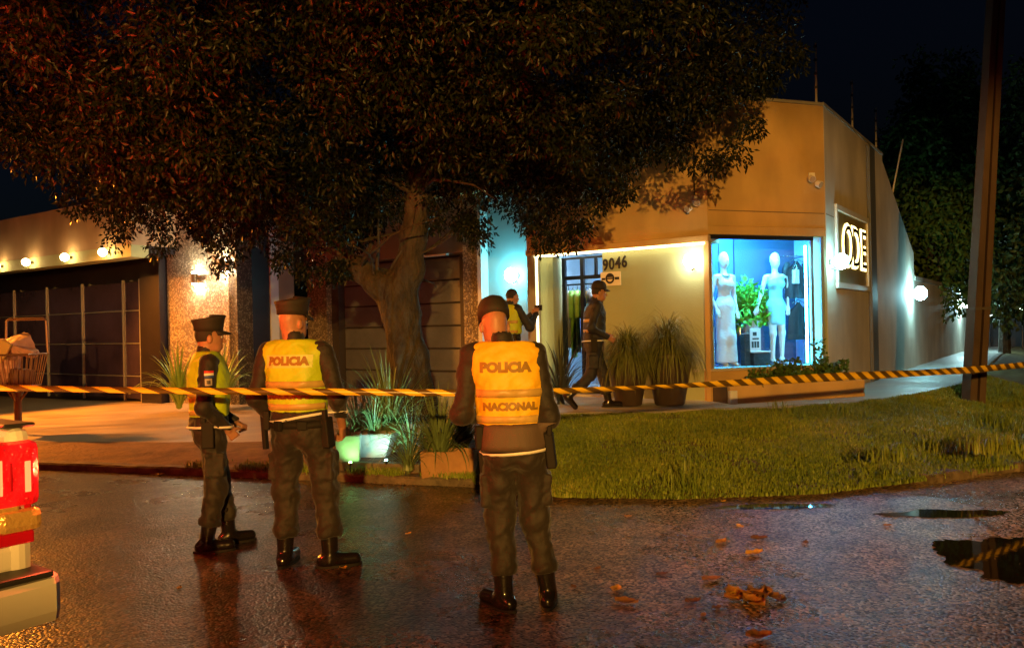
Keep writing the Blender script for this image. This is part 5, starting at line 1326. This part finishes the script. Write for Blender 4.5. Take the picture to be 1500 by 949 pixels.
    for s, sg in (('L',-1),('R',1)):
        kn, an = V3(*g('knee'+s)), V3(*g('ank'+s)); hpj = V3(*hip[s]); bt = an+(kn-an)*.42
        lw = 1.0+.8*(wide-1); tr += [Cap(hpj, kn, .100*lw, .080*lw), Cap(kn, bt, .080*lw, .070*lw), Ell(an+(kn-an)*.33, (.076*lw,.080*lw,.07))]
        pc = hpj*.42+kn*.58+V3(sg*.082, 0, 0); tr.append(kk(RBox(tuple(pc), (.024,.070,.090), .012), .012))
    tcut = []
    for s in 'LR':
        kn, an = V3(*g('knee'+s)), V3(*g('ank'+s)); dn = Vector((kn-an).tolist()).normalized(); c_ = an+(kn-an)*.08
        tcut.append(RBox(tuple(c_), (.10,.10,.075), .01, np.array(dn.to_track_quat('Z','Y').to_matrix(), np.float32)))
    to = sdf_obj('trousers', Field(tr, .0095*res, .035, cuts=tcut, planes=[(0,0,1,1.03)]), trou, root, .028, seed+5)
    # ---- boots
    for s in 'LR':
        kn, an = Vector(g('knee'+s)), Vector(g('ank'+s)); td = Vector(J.get('toe'+s, (0,1,0))).normalized(); up = (kn-an).normalized(); fl = J.get('flex'+s, 0)
        dn = Vector((0,0,-1)) if not fl else (-up+td*.25).normalized(); fo = an+dn*.045; fw_ = td if not fl else (td+dn*fl).normalized()
        pr = [Cap(an+up*.19, an+dn*.0, .062, .052), Cap(fo-fw_*.045, fo+fw_*.02, .045, .045), Cap(fo, fo+fw_*.165, .048, .040)]
        b_ = sdf_obj('boot', Field(pr, .008*res, .03, planes=[(0,0,-1,-.012)] if not fl else []), bootm, root)
        if not fl:
            me = bpy.data.meshes.new('sole'); ang = math.atan2(td.y, td.x); pts_ = []
            for a in [2*math.pi*k/20 for k in range(20)]: pts_.append((.155*math.cos(a)+.055, .050*math.sin(a)*(1+.12*math.cos(a))))
            sm = prism_me('sole', pts_, 0, .018); sm.transform(Matrix.Translation((fo.x, fo.y, .001)) @ Matrix.Rotation(ang, 4, 'Z')); link('sole', sm, mat('rubber', (.01,.01,.01), .7), b_)
    # ---- vest
    vz0 = J.get('vz0', 1.035)
    vp = [tor[0].grow(.022), Cap(T(-.150*wide,-.012,1.435), T(.150*wide,-.012,1.435), .074, .074), Ell(T(0,-.004,1.33), (.198*wide,.126,.22)), Ell(T(0,.0,1.17), (.196*wide,.150*(.5+.5*wide),.36))]
    acut = [kk(Cap(V3(*sh[s])+V3((-1 if s == 'L' else 1)*.072, 0, .0), V3(*sh[s])*.5+V3(*g('el'+s))*.5+V3((-1 if s == 'L' else 1)*.050, 0, 0), .080, .070), .01) for s in 'LR']
    acut += [Ell(T(0,.0,1.575), (.088,.10,.105)), Cap(T(0,.15,1.50), T(0,.17,1.32), .06, .02)]
    vo = sdf_obj('vest', Field(vp, .0085*res, .05, cuts=acut, planes=[(0,0,-1,-vz0), (0,0,1,1.515)]), VM[vest], root, .020, seed+9)
    vbv = bvh_of(vo); ctr = lambda z: Vector(T(0,0,z)).to_3d()*1.0
    full = 2*math.pi
    band('reflective_band', vbv, ctr, vz0+.155, vz0+.200, R(188), R(352), .0012, silver, vo, 40)
    band('reflective_band', vbv, ctr, vz0+.010, vz0+.052, R(185), R(355), .0012, silver, vo, 40)
    band('vest_piping', vbv, ctr, vz0-.004, vz0+.008, 0, full, .003, mat('vest_trim_'+vest, tuple(min(1,c*1.1) for c in VM[vest].node_tree.nodes['Principled BSDF'].inputs['Base Color'].default_value[:3]), .6), vo, 56, 2)
    if text:
        tx = T(0,0,1.37)[0]
        if J.get('panel'): decal('text_panel', vbv, (tx, -1, 1.375), (0,1,0), (1,0,0), (0,0,1), .165, .042, mat('text_panel', (.52,.62,.16), .45), vo, .002, 10)
        stencil('POLICIA', vbv, tx, 1.375, .072, lett, vo, .0055, 1.06)
        tx = T(0,0,1.13)[0]; stencil('NACIONAL', vbv, tx, vz0+.103, .057, lett, vo, .0045, 1.03)
    # ---- jacket hem, belt and kit
    hz = J.get('hem', .90)
    if J.get('skirt'): band('vest_skirt', sbv, ctr, hz+.03, vz0+.006, R(200), R(340), .006, mat('grey_mesh', (.085,.058,.045), .7, bump=.3, bscale=150), vo, 40, 6)
    band('hem_piping', sbv, ctr, hz+.006, hz+.022, 0, full, .012, whitepipe, so, 60, 2, .004, J.get('hemtilt', .012))
    if gear:
        tbv = bvh_of(to); bc = lambda z: Vector(T(0,-.005,z)); bz_ = J.get('belt')
        if bz_: band('belt', tbv, bc, bz_, bz_+.048, 0, full, .010, beltm, root, 56, 3, .008)
        def kit(name, a, z, hs, tilt=0, m=beltm):
            d = Vector((math.cos(a), math.sin(a), 0)); h = sbv.ray_cast(bc(.99)+d*.5, -d)[0] or bc(.99)+d*.17
            me = box_me(name, (-hs[0],-hs[1],-hs[2]), hs, Matrix.Rotation(a, 4, 'Z') @ Matrix.Rotation(tilt, 4, 'Y'), min(hs)*.35); o = link(name, me, m, root); o.location = (h.x+d.x*hs[0]*.9, h.y+d.y*hs[0]*.9, z)
            return o
        ho = kit('holster', R(-8), .90, (.026,.045,.10), -.1); link('pistol_grip', box_me('g', (-.014,-.05,.085), (.014,-.012,.15), Matrix.Rotation(R(-8),4,'Z'), .006), beltm, ho)
        kit('radio_pouch', R(190), .98, (.022,.032,.065))
        if bz_: kit('pouch', R(240), .955, (.016,.03,.032)); kit('pouch', R(300), .955, (.014,.032,.028))
        kit('baton_holder', R(165), .89, (.016,.018,.12), .08)
    return root, sbv, so, vo, vbv

def foot_root(px, py, z=0.0): p = G(px, py, z); return (p.x, p.y, z)
# C: back to the road, head bowed, "POLICIA NACIONAL"
JC = dict(hips=(-.05,0), lean=(-.10,.03), head=(-.035,.05,-.02), yaw=.22, pitch=.42, kneeL=(-.135,.05,.50), ankL=(-.125,-.02,.09), toeL=(-.65,.75,0), kneeR=(.065,.05,.50), ankR=(.125,.02,.09), toeR=(.12,1,0),
          elL=(-.345,-.03,1.11), wrL=(-.25,.21,1.07), elR=(.150,-.03,1.08), wrR=(.10,.22,1.02), skirt=1, hem=.885, vz0=1.055, curl=.8)
person('officer in orange-yellow vest reading POLICIA NACIONAL with bowed head', foot_root(771, 890), 0, 1.765, JC, 'orange', 'ball', seed=3, hair=False)
# B: stocky officer, lemon vest, flat cap
JB = dict(hips=(-.04,0), lean=(-.04,.0), head=(-.01,.0,0), yaw=-.45, pitch=.05, kneeL=(-.165,.04,.50), ankL=(-.165,-.0,.09), toeL=(-.05,1,0), kneeR=(.115,.05,.50), ankR=(.155,.0,.09), toeR=(.9,.45,0),
          elL=(-.325,-.06,1.13), wrL=(-.25,.12,.93), elR=(.250,-.05,1.12), wrR=(.21,.12,.92), hdL=(.15,.35,-.8), hdR=(-.1,.3,-.9), panel=1, curl=1.1, hem=.985, belt=.935, vz0=1.045, hemtilt=.03, pnL=(1,0,0), pnR=(-1,0,0))
person('stocky officer in lemon vest and flat cap standing with back turned', foot_root(452, 829), R(-10), 1.80, JB, 'lemon', 'patrol', wide=1.06, seed=11, hair=False)
# A: officer in profile
JA = dict(hips=(0,0), lean=(.0,-.02), head=(0,.01,0), yaw=.0, pitch=.03, kneeL=(-.09,.07,.50), ankL=(-.10,.13,.09), toeL=(-.1,1,0), kneeR=(.09,.02,.49), ankR=(.10,-.05,.09), toeR=(.1,1,0),
          elL=(-.27,-.02,1.12), wrL=(-.15,.20,.95), elR=(.265,-.06,1.11), wrR=(.20,.115,.935), hdL=(.6,.6,-.3), hdR=(-.25,.55,-.75), curl=1.15, hem=.93, vz0=1.03, pnL=(0,-.3,-1), pnR=(-1,.0,0))
ra_, sbv, so, vo, vbv = person('slim officer in profile with flat cap and flag patch on sleeve', foot_root(312, 803), R(-66), 1.70, JA, 'lemon', 'patrol', seed=17, text=False)
shz = 1.30
for k, (nm, c) in enumerate((('flag_red', (.6,.03,.03)), ('flag_white', (.75,.75,.72)), ('flag_blue', (.04,.08,.35)))):
    decal('flag_patch', sbv, (.8, -.02, 1.375-.017*k), (-1,0,0), (0,1,0), (0,0,1), .034, .0085, mat(nm, c, .6), so)
decal('badge_patch', sbv, (.8, -.025, 1.300), (-1,0,0), (0,1,0), (0,0,1), .026, .026, mat('badge_grey', (.35,.30,.28), .5), so)
decal('badge_core', sbv, (.8, -.025, 1.300), (-1,0,0), (0,1,0), (0,0,1), .014, .014, mat('badge_dark', (.06,.05,.05), .5), so, .006)
# D: officer striding past the doorway
JD = dict(hips=(0,.03), lean=(0,.10), head=(0,.02,0), yaw=0, pitch=.10, kneeR=(.09,-.04,.47), ankR=(.09,-.34,.20), toeR=(0,1,0), flexR=.8, kneeL=(-.09,.17,.50), ankL=(-.09,.25,.09), toeL=(0,1,0),
          elL=(-.27,.0,1.13), wrL=(-.20,.24,1.05), elR=(.265,-.05,1.13), wrR=(.21,.20,1.0), hem=.93, vz0=1.06, pnL=(.5,0,-1), pnR=(-1,0,-.2))
pd_ = P(868, 600, 11.45); person('officer in dark cap striding past the doorway', (pd_.x, pd_.y, PAVE_Z+.003), R(-84), 1.74, JD, 'navy', 'ball', uninv, uninv, seed=23, text=False, res=1.25)
# E: officer by the pale wall holding up a phone
JE = dict(hips=(0,0), lean=(0,.02), head=(0,.03,0), yaw=-.15, pitch=.12, kneeR=(.10,.03,.50), ankR=(.11,0,.09), kneeL=(-.10,.03,.50), ankL=(-.11,0,.09),
          elL=(-.16,.20,1.16), wrL=(.05,.40,1.36), elR=(.30,.13,1.16), wrR=(.20,.36,1.36), hdL=(.25,.25,.9), hdR=(-.2,.25,.9), hem=.93, vz0=1.07, pnL=(.6,.5,0), pnR=(-.6,.5,0), curl=.7)
pe_ = P(750, 600, 12.3); rE = person('bareheaded officer in lime vest by the pale wall holding up a phone', (pe_.x, pe_.y, PAVE_Z+.003), R(-50), 1.74, JE, 'lime', None, uninv, uninv, seed=29, text=False, res=1.25)[0]
Mw = Matrix.LocRotScale(rE.location, rE.rotation_euler, rE.scale)
ph = empty('phone', Mw @ Vector((.125,.47,1.46)), R(-50), 'dark phone held up in both hands by the pale wall', 'phone')
link('case', box_me('c', (-.085,-.006,-.042), (.085,.006,.042), None, .004), darkmetal, ph); link('screen', box_me('s', (-.078,-.0085,-.037), (.078,-.0065,.037)), mat('phone_screen', (.02,.02,.03), .1), ph)

def W_at(px, d, z):
    fr = Frame(tuple(F2.pt(0, d, 0).xy), F2.u, 1); return fr.pt(fr.s_at(px), 0, z)
# ================================================================ SHOW WINDOW: mannequins and goods
mqm = mat('mannequin_white', (.70,.72,.72), .35)
def mannequin(px, d, rz, label, long, seed):
    b = W_at(px, d, WZ0-.004); out = math.atan2(-F2.n.y, -F2.n.x)-math.pi/2
    t = empty('mannequin', b, out+rz, label, 'mannequin', 'mannequins in the show window'); t.scale = (.985,)*3
    tor = [Ell((0,0,1.33),(.135,.085,.14)), Cap((-.12,0,1.43),(.12,0,1.43),.045,.045), Ell((0,0,1.13),(.105,.075,.15)), Ell((0,-.005,.95),(.150,.10,.13)), Ell((-.06,.075,1.30),(.055,.05,.055)), Ell((.06,.075,1.30),(.055,.05,.055))]
    hdp = [Ell((0,.0,1.70),(.073,.092,.118)), Ell((0,.03,1.64),(.052,.06,.07)), Cap((0,-.01,1.62),(0,-.01,1.45),.045,.05), kk(Cap((0,.09,1.70),(0,.10,1.675),.008,.011), .015)]
    legs = []
    for s, f_ in ((-1,.05),(1,-.02)):
        legs += [Cap((s*.075,0,.92),(s*.07,.03+f_*.5,.50),.085,.052), Cap((s*.07,.03+f_*.5,.50),(s*.065,f_,.10),.05,.032), Cap((s*.065,f_,.07),(s*.075,f_+.15,.025),.035,.026)]
    if long: aj = [((-.175,0,1.42),(-.235,-.05,1.12),(-.20,.06,.88)), ((.175,0,1.42),(.24,-.04,1.12),(.20,.06,.90))]
    else: aj = [((-.175,0,1.42),(-.25,-.06,1.16),(-.19,.05,.93)), ((.175,0,1.42),(.26,.0,1.15),(.40,.12,.93))]
    arms = []; 
    for k, (a, e, w_) in enumerate(aj):
        arms += [Cap(a,e,.042,.033), Cap(e,w_,.032,.022)]+hand(w_, tuple(Vector(w_)-Vector(e)), (0,-1,0), 1 if k else -1, .25)
    sdf_obj('body', Field(tor+hdp+legs+arms, .009, .035), mqm, t)
    dm = mat('white_dress' if long else 'pale_blue_dress', (.72,.76,.78) if long else (.30,.62,.72), .6, bump=.2, bscale=40)
    dp = [p.grow(.012) for p in tor]
    if long:
        dp += [Cap((0,0,.95),(0,.02,.45),.155,.15), Cap((0,.02,.45),(0,.03,.09),.15,.17)]; pl = [(0,0,-1,-.06),(0,0,1,1.42)]
        dr_ = sdf_obj('dress', Field(dp, .011, .06, planes=pl, cuts=[Cap((-.2,0,1.45),(-.16,0,1.30),.06,.05), Cap((.2,0,1.45),(.16,0,1.30),.06,.05), Ell((0,.07,1.47),(.09,.10,.09))]), dm, t, .010, seed)
        link('necklace', tube_me('n', [(.07*math.cos(a), .015+.075*math.sin(a), 1.455-.03*math.sin(a)) for a in [math.pi*2*k/20 for k in range(21)]], .014, 6), mat('dark_beads', (.08,.09,.1), .3), t)
    else:
        dp += [Cap((0,0,.93),(0,.01,.70),.150,.135)]; pl = [(0,0,-1,-.64),(.25,0,.97,1.37)]
        dr_ = sdf_obj('dress', Field(dp, .010, .05, planes=pl, cuts=[Cap((-.2,0,1.45),(-.16,0,1.30),.06,.05)]), dm, t, .006, seed)
    sdf_obj('head_highlight', Field([Ell((0,-.004,1.71),(.077,.094,.116))], .009, .02, cuts=[RBox((0,.10,1.66),(.1,.075,.13),.03), RBox((0,.0,1.58),(.12,.12,.09),.02)]), mat('head_highlight_white', (.85,.85,.82), .6), t)  # white shell paints the highlight on top of the head
    link('stand', lathe_me('s', [(.15,0),(.15,.012),(.02,.016),(.012,.02)], 24), mat('steel_stand', (.5,.5,.5), .3, .9), t)
mannequin(1062, .62, .10, 'mannequin in a long white dress with dark necklace', True, 71)
mannequin(1137, .62, -.12, 'mannequin in a short pale blue dress with one arm out', False, 72)
# leafy plant between them
b = W_at(1099, .82, WZ0-.004); t = empty('display_plant', b, 0, 'bushy bright green plant on a stand in the show window', 'plant')
link('stand', lathe_me('s', [(.14,0),(.14,.02),(.03,.03),(.03,.5),(.12,.52),(.16,.72),(.14,.72)], 18), mat('plant_stand', (.5,.52,.52), .4), t)
r = np.random.default_rng(77); cen = np.array([b[:] for _ in range(60)])+np.c_[r.normal(0,.15,60), r.normal(0,.10,60), .98+r.normal(0,.14,60)]
leaf_cloud('foliage', cen, np.full(60,.10), 18, .13, .03, 78, leaf_material('bright_leaves', (.12,.42,.04), (.18,.55,.06), (.3,.6,.1), .4), t, .0)
# rails, box, framed print
chrome = mat('chrome_rail', (.7,.72,.72), .2, .9)
for px0, px1, lab in ((1046,1084,'bent chrome rail beside the long-dressed mannequin'),(1090,1134,'bent chrome rail beside the short-dressed mannequin')):
    a, b = W_at(px0, .80, WZ0), W_at(px1, .80, WZ0); t = empty('display_rail', a, 0, lab, 'rail', 'rails in the show window'); e = b-a
    link('tube', tube_me('t', [(0,0,0),(0,0,.60),e*.08+Vector((0,0,.66)),e*.92+Vector((0,0,.66)),e+Vector((0,0,.60)),e], .013, 8), chrome, t)
    link('foot', box_me('f', (-.03,-.03,-.002),(.03,.03,.008)), chrome, t)
b = W_at(1108, .52, WZ0-.004); t = empty('display_cube', b, math.atan2(F2.u.y,F2.u.x), 'black display cube with white top in the show window', 'display stand')
link('cube', box_me('c', (-.15,-.13,0), (.15,.13,.20), None, .006), mat('cube_black', (.03,.03,.03), .4), t); link('top', box_me('t', (-.165,-.145,.201), (.165,.145,.225), None, .004), mat('cube_white', (.7,.7,.7), .4), t)
t2 = empty('framed_print', b+F2.n*.04+Vector((0,0,.226)), math.atan2(F2.u.y,F2.u.x), 'white framed print with dark blocks standing on the display cube', 'picture')
link('board', box_me('b', (-.10,-.01,0),(.10,.01,.36), None, .004), mat('print_white', (.7,.72,.72), .5), t2)
for k in range(3): link('print_block', box_me('p', (-.075+.05*k,-.014,.05),(-.038+.05*k,-.0105,.15)), blk, t2)
link('print_block', box_me('p', (-.06,-.014,.18),(.06,-.0105,.205)), blk, t2); link('print_block', box_me('p', (-.05,-.014,.24),(.02,-.0105,.30)), blk, t2)
b = W_at(1091, .50, WZ0-.004); t = empty('speaker_column', b, math.atan2(F2.u.y,F2.u.x), 'slim black column standing beside the display cube', 'column')
link('column', box_me('c', (-.05,-.06,0),(.05,.06,.50), None, .008), mat('cube_black'), t); link('top', box_me('t', (-.04,-.05,.501),(.04,.05,.508)), mat('cube_white'), t)
# garments
def garment_me(w_, h, flare, seed, slv=.18):
    n, mrow = 14, 10; V = []; F = []; r = random.Random(seed); ph_ = r.uniform(0,6)
    for sgn in (-1, 1):
        o0 = len(V)
        for j in range(mrow+1):
            t = j/mrow; ww = w_*(.28+.72*min(1,t*6))*(1+flare*t)/2
            for i in range(n+1):
                x = -1+2*i/n; y = sgn*(.022*(1-x*x)+.004)+.016*math.sin(x*7+ph_+t*1.5)*t
                V.append((x*ww, y, -h*t-.06*abs(x)*(t < .15)))
        for j in range(mrow):
            for i in range(n):
                q_ = (o0+j*(n+1)+i, o0+j*(n+1)+i+1, o0+(j+1)*(n+1)+i+1, o0+(j+1)*(n+1)+i); F.append(q_ if sgn < 0 else q_[::-1])
    me = bpy.data.meshes.new('cloth'); me.from_pydata(V, [], F); bmx = bmesh.new(); bmx.from_mesh(me)
    for sg in (-1, 1):      # sleeves
        if slv: tube_bm(bmx, [(sg*w_*.40,0,-.05),(sg*(w_*.55),0,-.15),(sg*(w_*.62),.0,-.15-slv)], [.05,.045,.04], 8)
    bmx.to_mesh(me); bmx.free(); return me
def garment(loc, rz, w_, h, col, label, group, seed, flare=.2, slv=.18, name='hanging_garment'):
    t = empty(name, loc, rz, label, 'garment', group)
    link('cloth', garment_me(w_, h, flare, seed, slv), mat('cloth_%.2f_%.2f_%.2f' % col, col, .75, var=.3, vscale=9), t, True)
    link('hanger', tube_me('h', [(-w_*.35,0,-.03),(0,0,.03),(w_*.35,0,-.03)], .008, 6), chrome, t); link('hook', tube_me('k', [(0,0,.03),(0,0,.07),(.015,0,.085),(.025,0,.075)], .004, 5), chrome, t)
    return t
a2 = math.atan2(F2.u.y, F2.u.x)
garment(W_at(1168, .60, 2.60), a2, .40, .62, (.03,.03,.04), 'dark top on a hanger behind the short-dressed mannequin', 'garments in the show window', 1, .1, .30)
o = garment(W_at(1167, .56, 2.50), a2, .14, .28, (.6,.62,.62), 'white singlet hung over the dark top in the window', 'garments in the show window', 2, .1, 0)
garment(W_at(1170, .64, 1.93), a2, .36, .62, (.025,.02,.025), 'black shorts set hung under the dark top in the window', 'garments in the show window', 3, .15, 0)
t = empty('wall_rail', W_at(1170, .64, 2.67), a2, 'thin rail carrying the dark clothes in the show window', 'rail'); link('bar', tube_me('b', [(-.2,0,0),(.2,0,0)], .010, 8), chrome, t); link('bar', tube_me('b', [(-.2,0,-.66),(.2,0,-.66)], .010, 8), chrome, t)
link('bracket', tube_me('b', [(.2,0,0),(.2,.38,0)], .010, 6), chrome, t); link('bracket', tube_me('b', [(-.2,0,0),(-.2,.38,0)], .010, 6), chrome, t)
# rack behind the door
FR = Frame(tuple(F1.pt(0, .80, 0).xy), u, -1); r0, r1 = FR.pt(FR.s_at(798), 0, 0), FR.pt(FR.s_at(892), 0, 0)
rk = empty('clothes_rack', r0+Vector((0,0,Z0)), 0, 'dark rail rack of clothes seen through the doorway', 'clothes rack'); e = r1-r0; HZ = 1.88
link('rail', tube_me('r', [(0,0,HZ), e+Vector((0,0,HZ))], .016, 8), dfm, rk); 
for f_ in (.02, .98): link('upright', tube_me('u', [e*f_, e*f_+Vector((0,0,HZ))], .016, 8), dfm, rk)
pal = [((.50,.46,.40),'stone'),((.30,.12,.08),'brick red'),((.45,.42,.36),'stone'),((.55,.55,.50),'pale grey'),((.32,.30,.26),'taupe'),((.52,.50,.46),'pale grey'),((.30,.55,.08),'lime green'),((.40,.62,.12),'lime green'),((.34,.58,.10),'lime green'),((.45,.20,.10),'brick red'),((.30,.28,.26),'taupe'),((.50,.46,.40),'stone'),((.42,.14,.08),'brick red'),((.35,.33,.30),'taupe')]
for k, (c, n) in enumerate(pal):
    f_ = (k+.7)/(len(pal)+.4); p = r0+e*f_+Vector((0,0,Z0+HZ-.085))
    garment(p, math.atan2(F1.n.y, F1.n.x)+rnd.uniform(.35,.75), .40, rnd.uniform(1.0,1.35), c, '%s garment hanging on the rack in the doorway' % n, '%s garments on the rack' % n, 10+k, .15, .35)
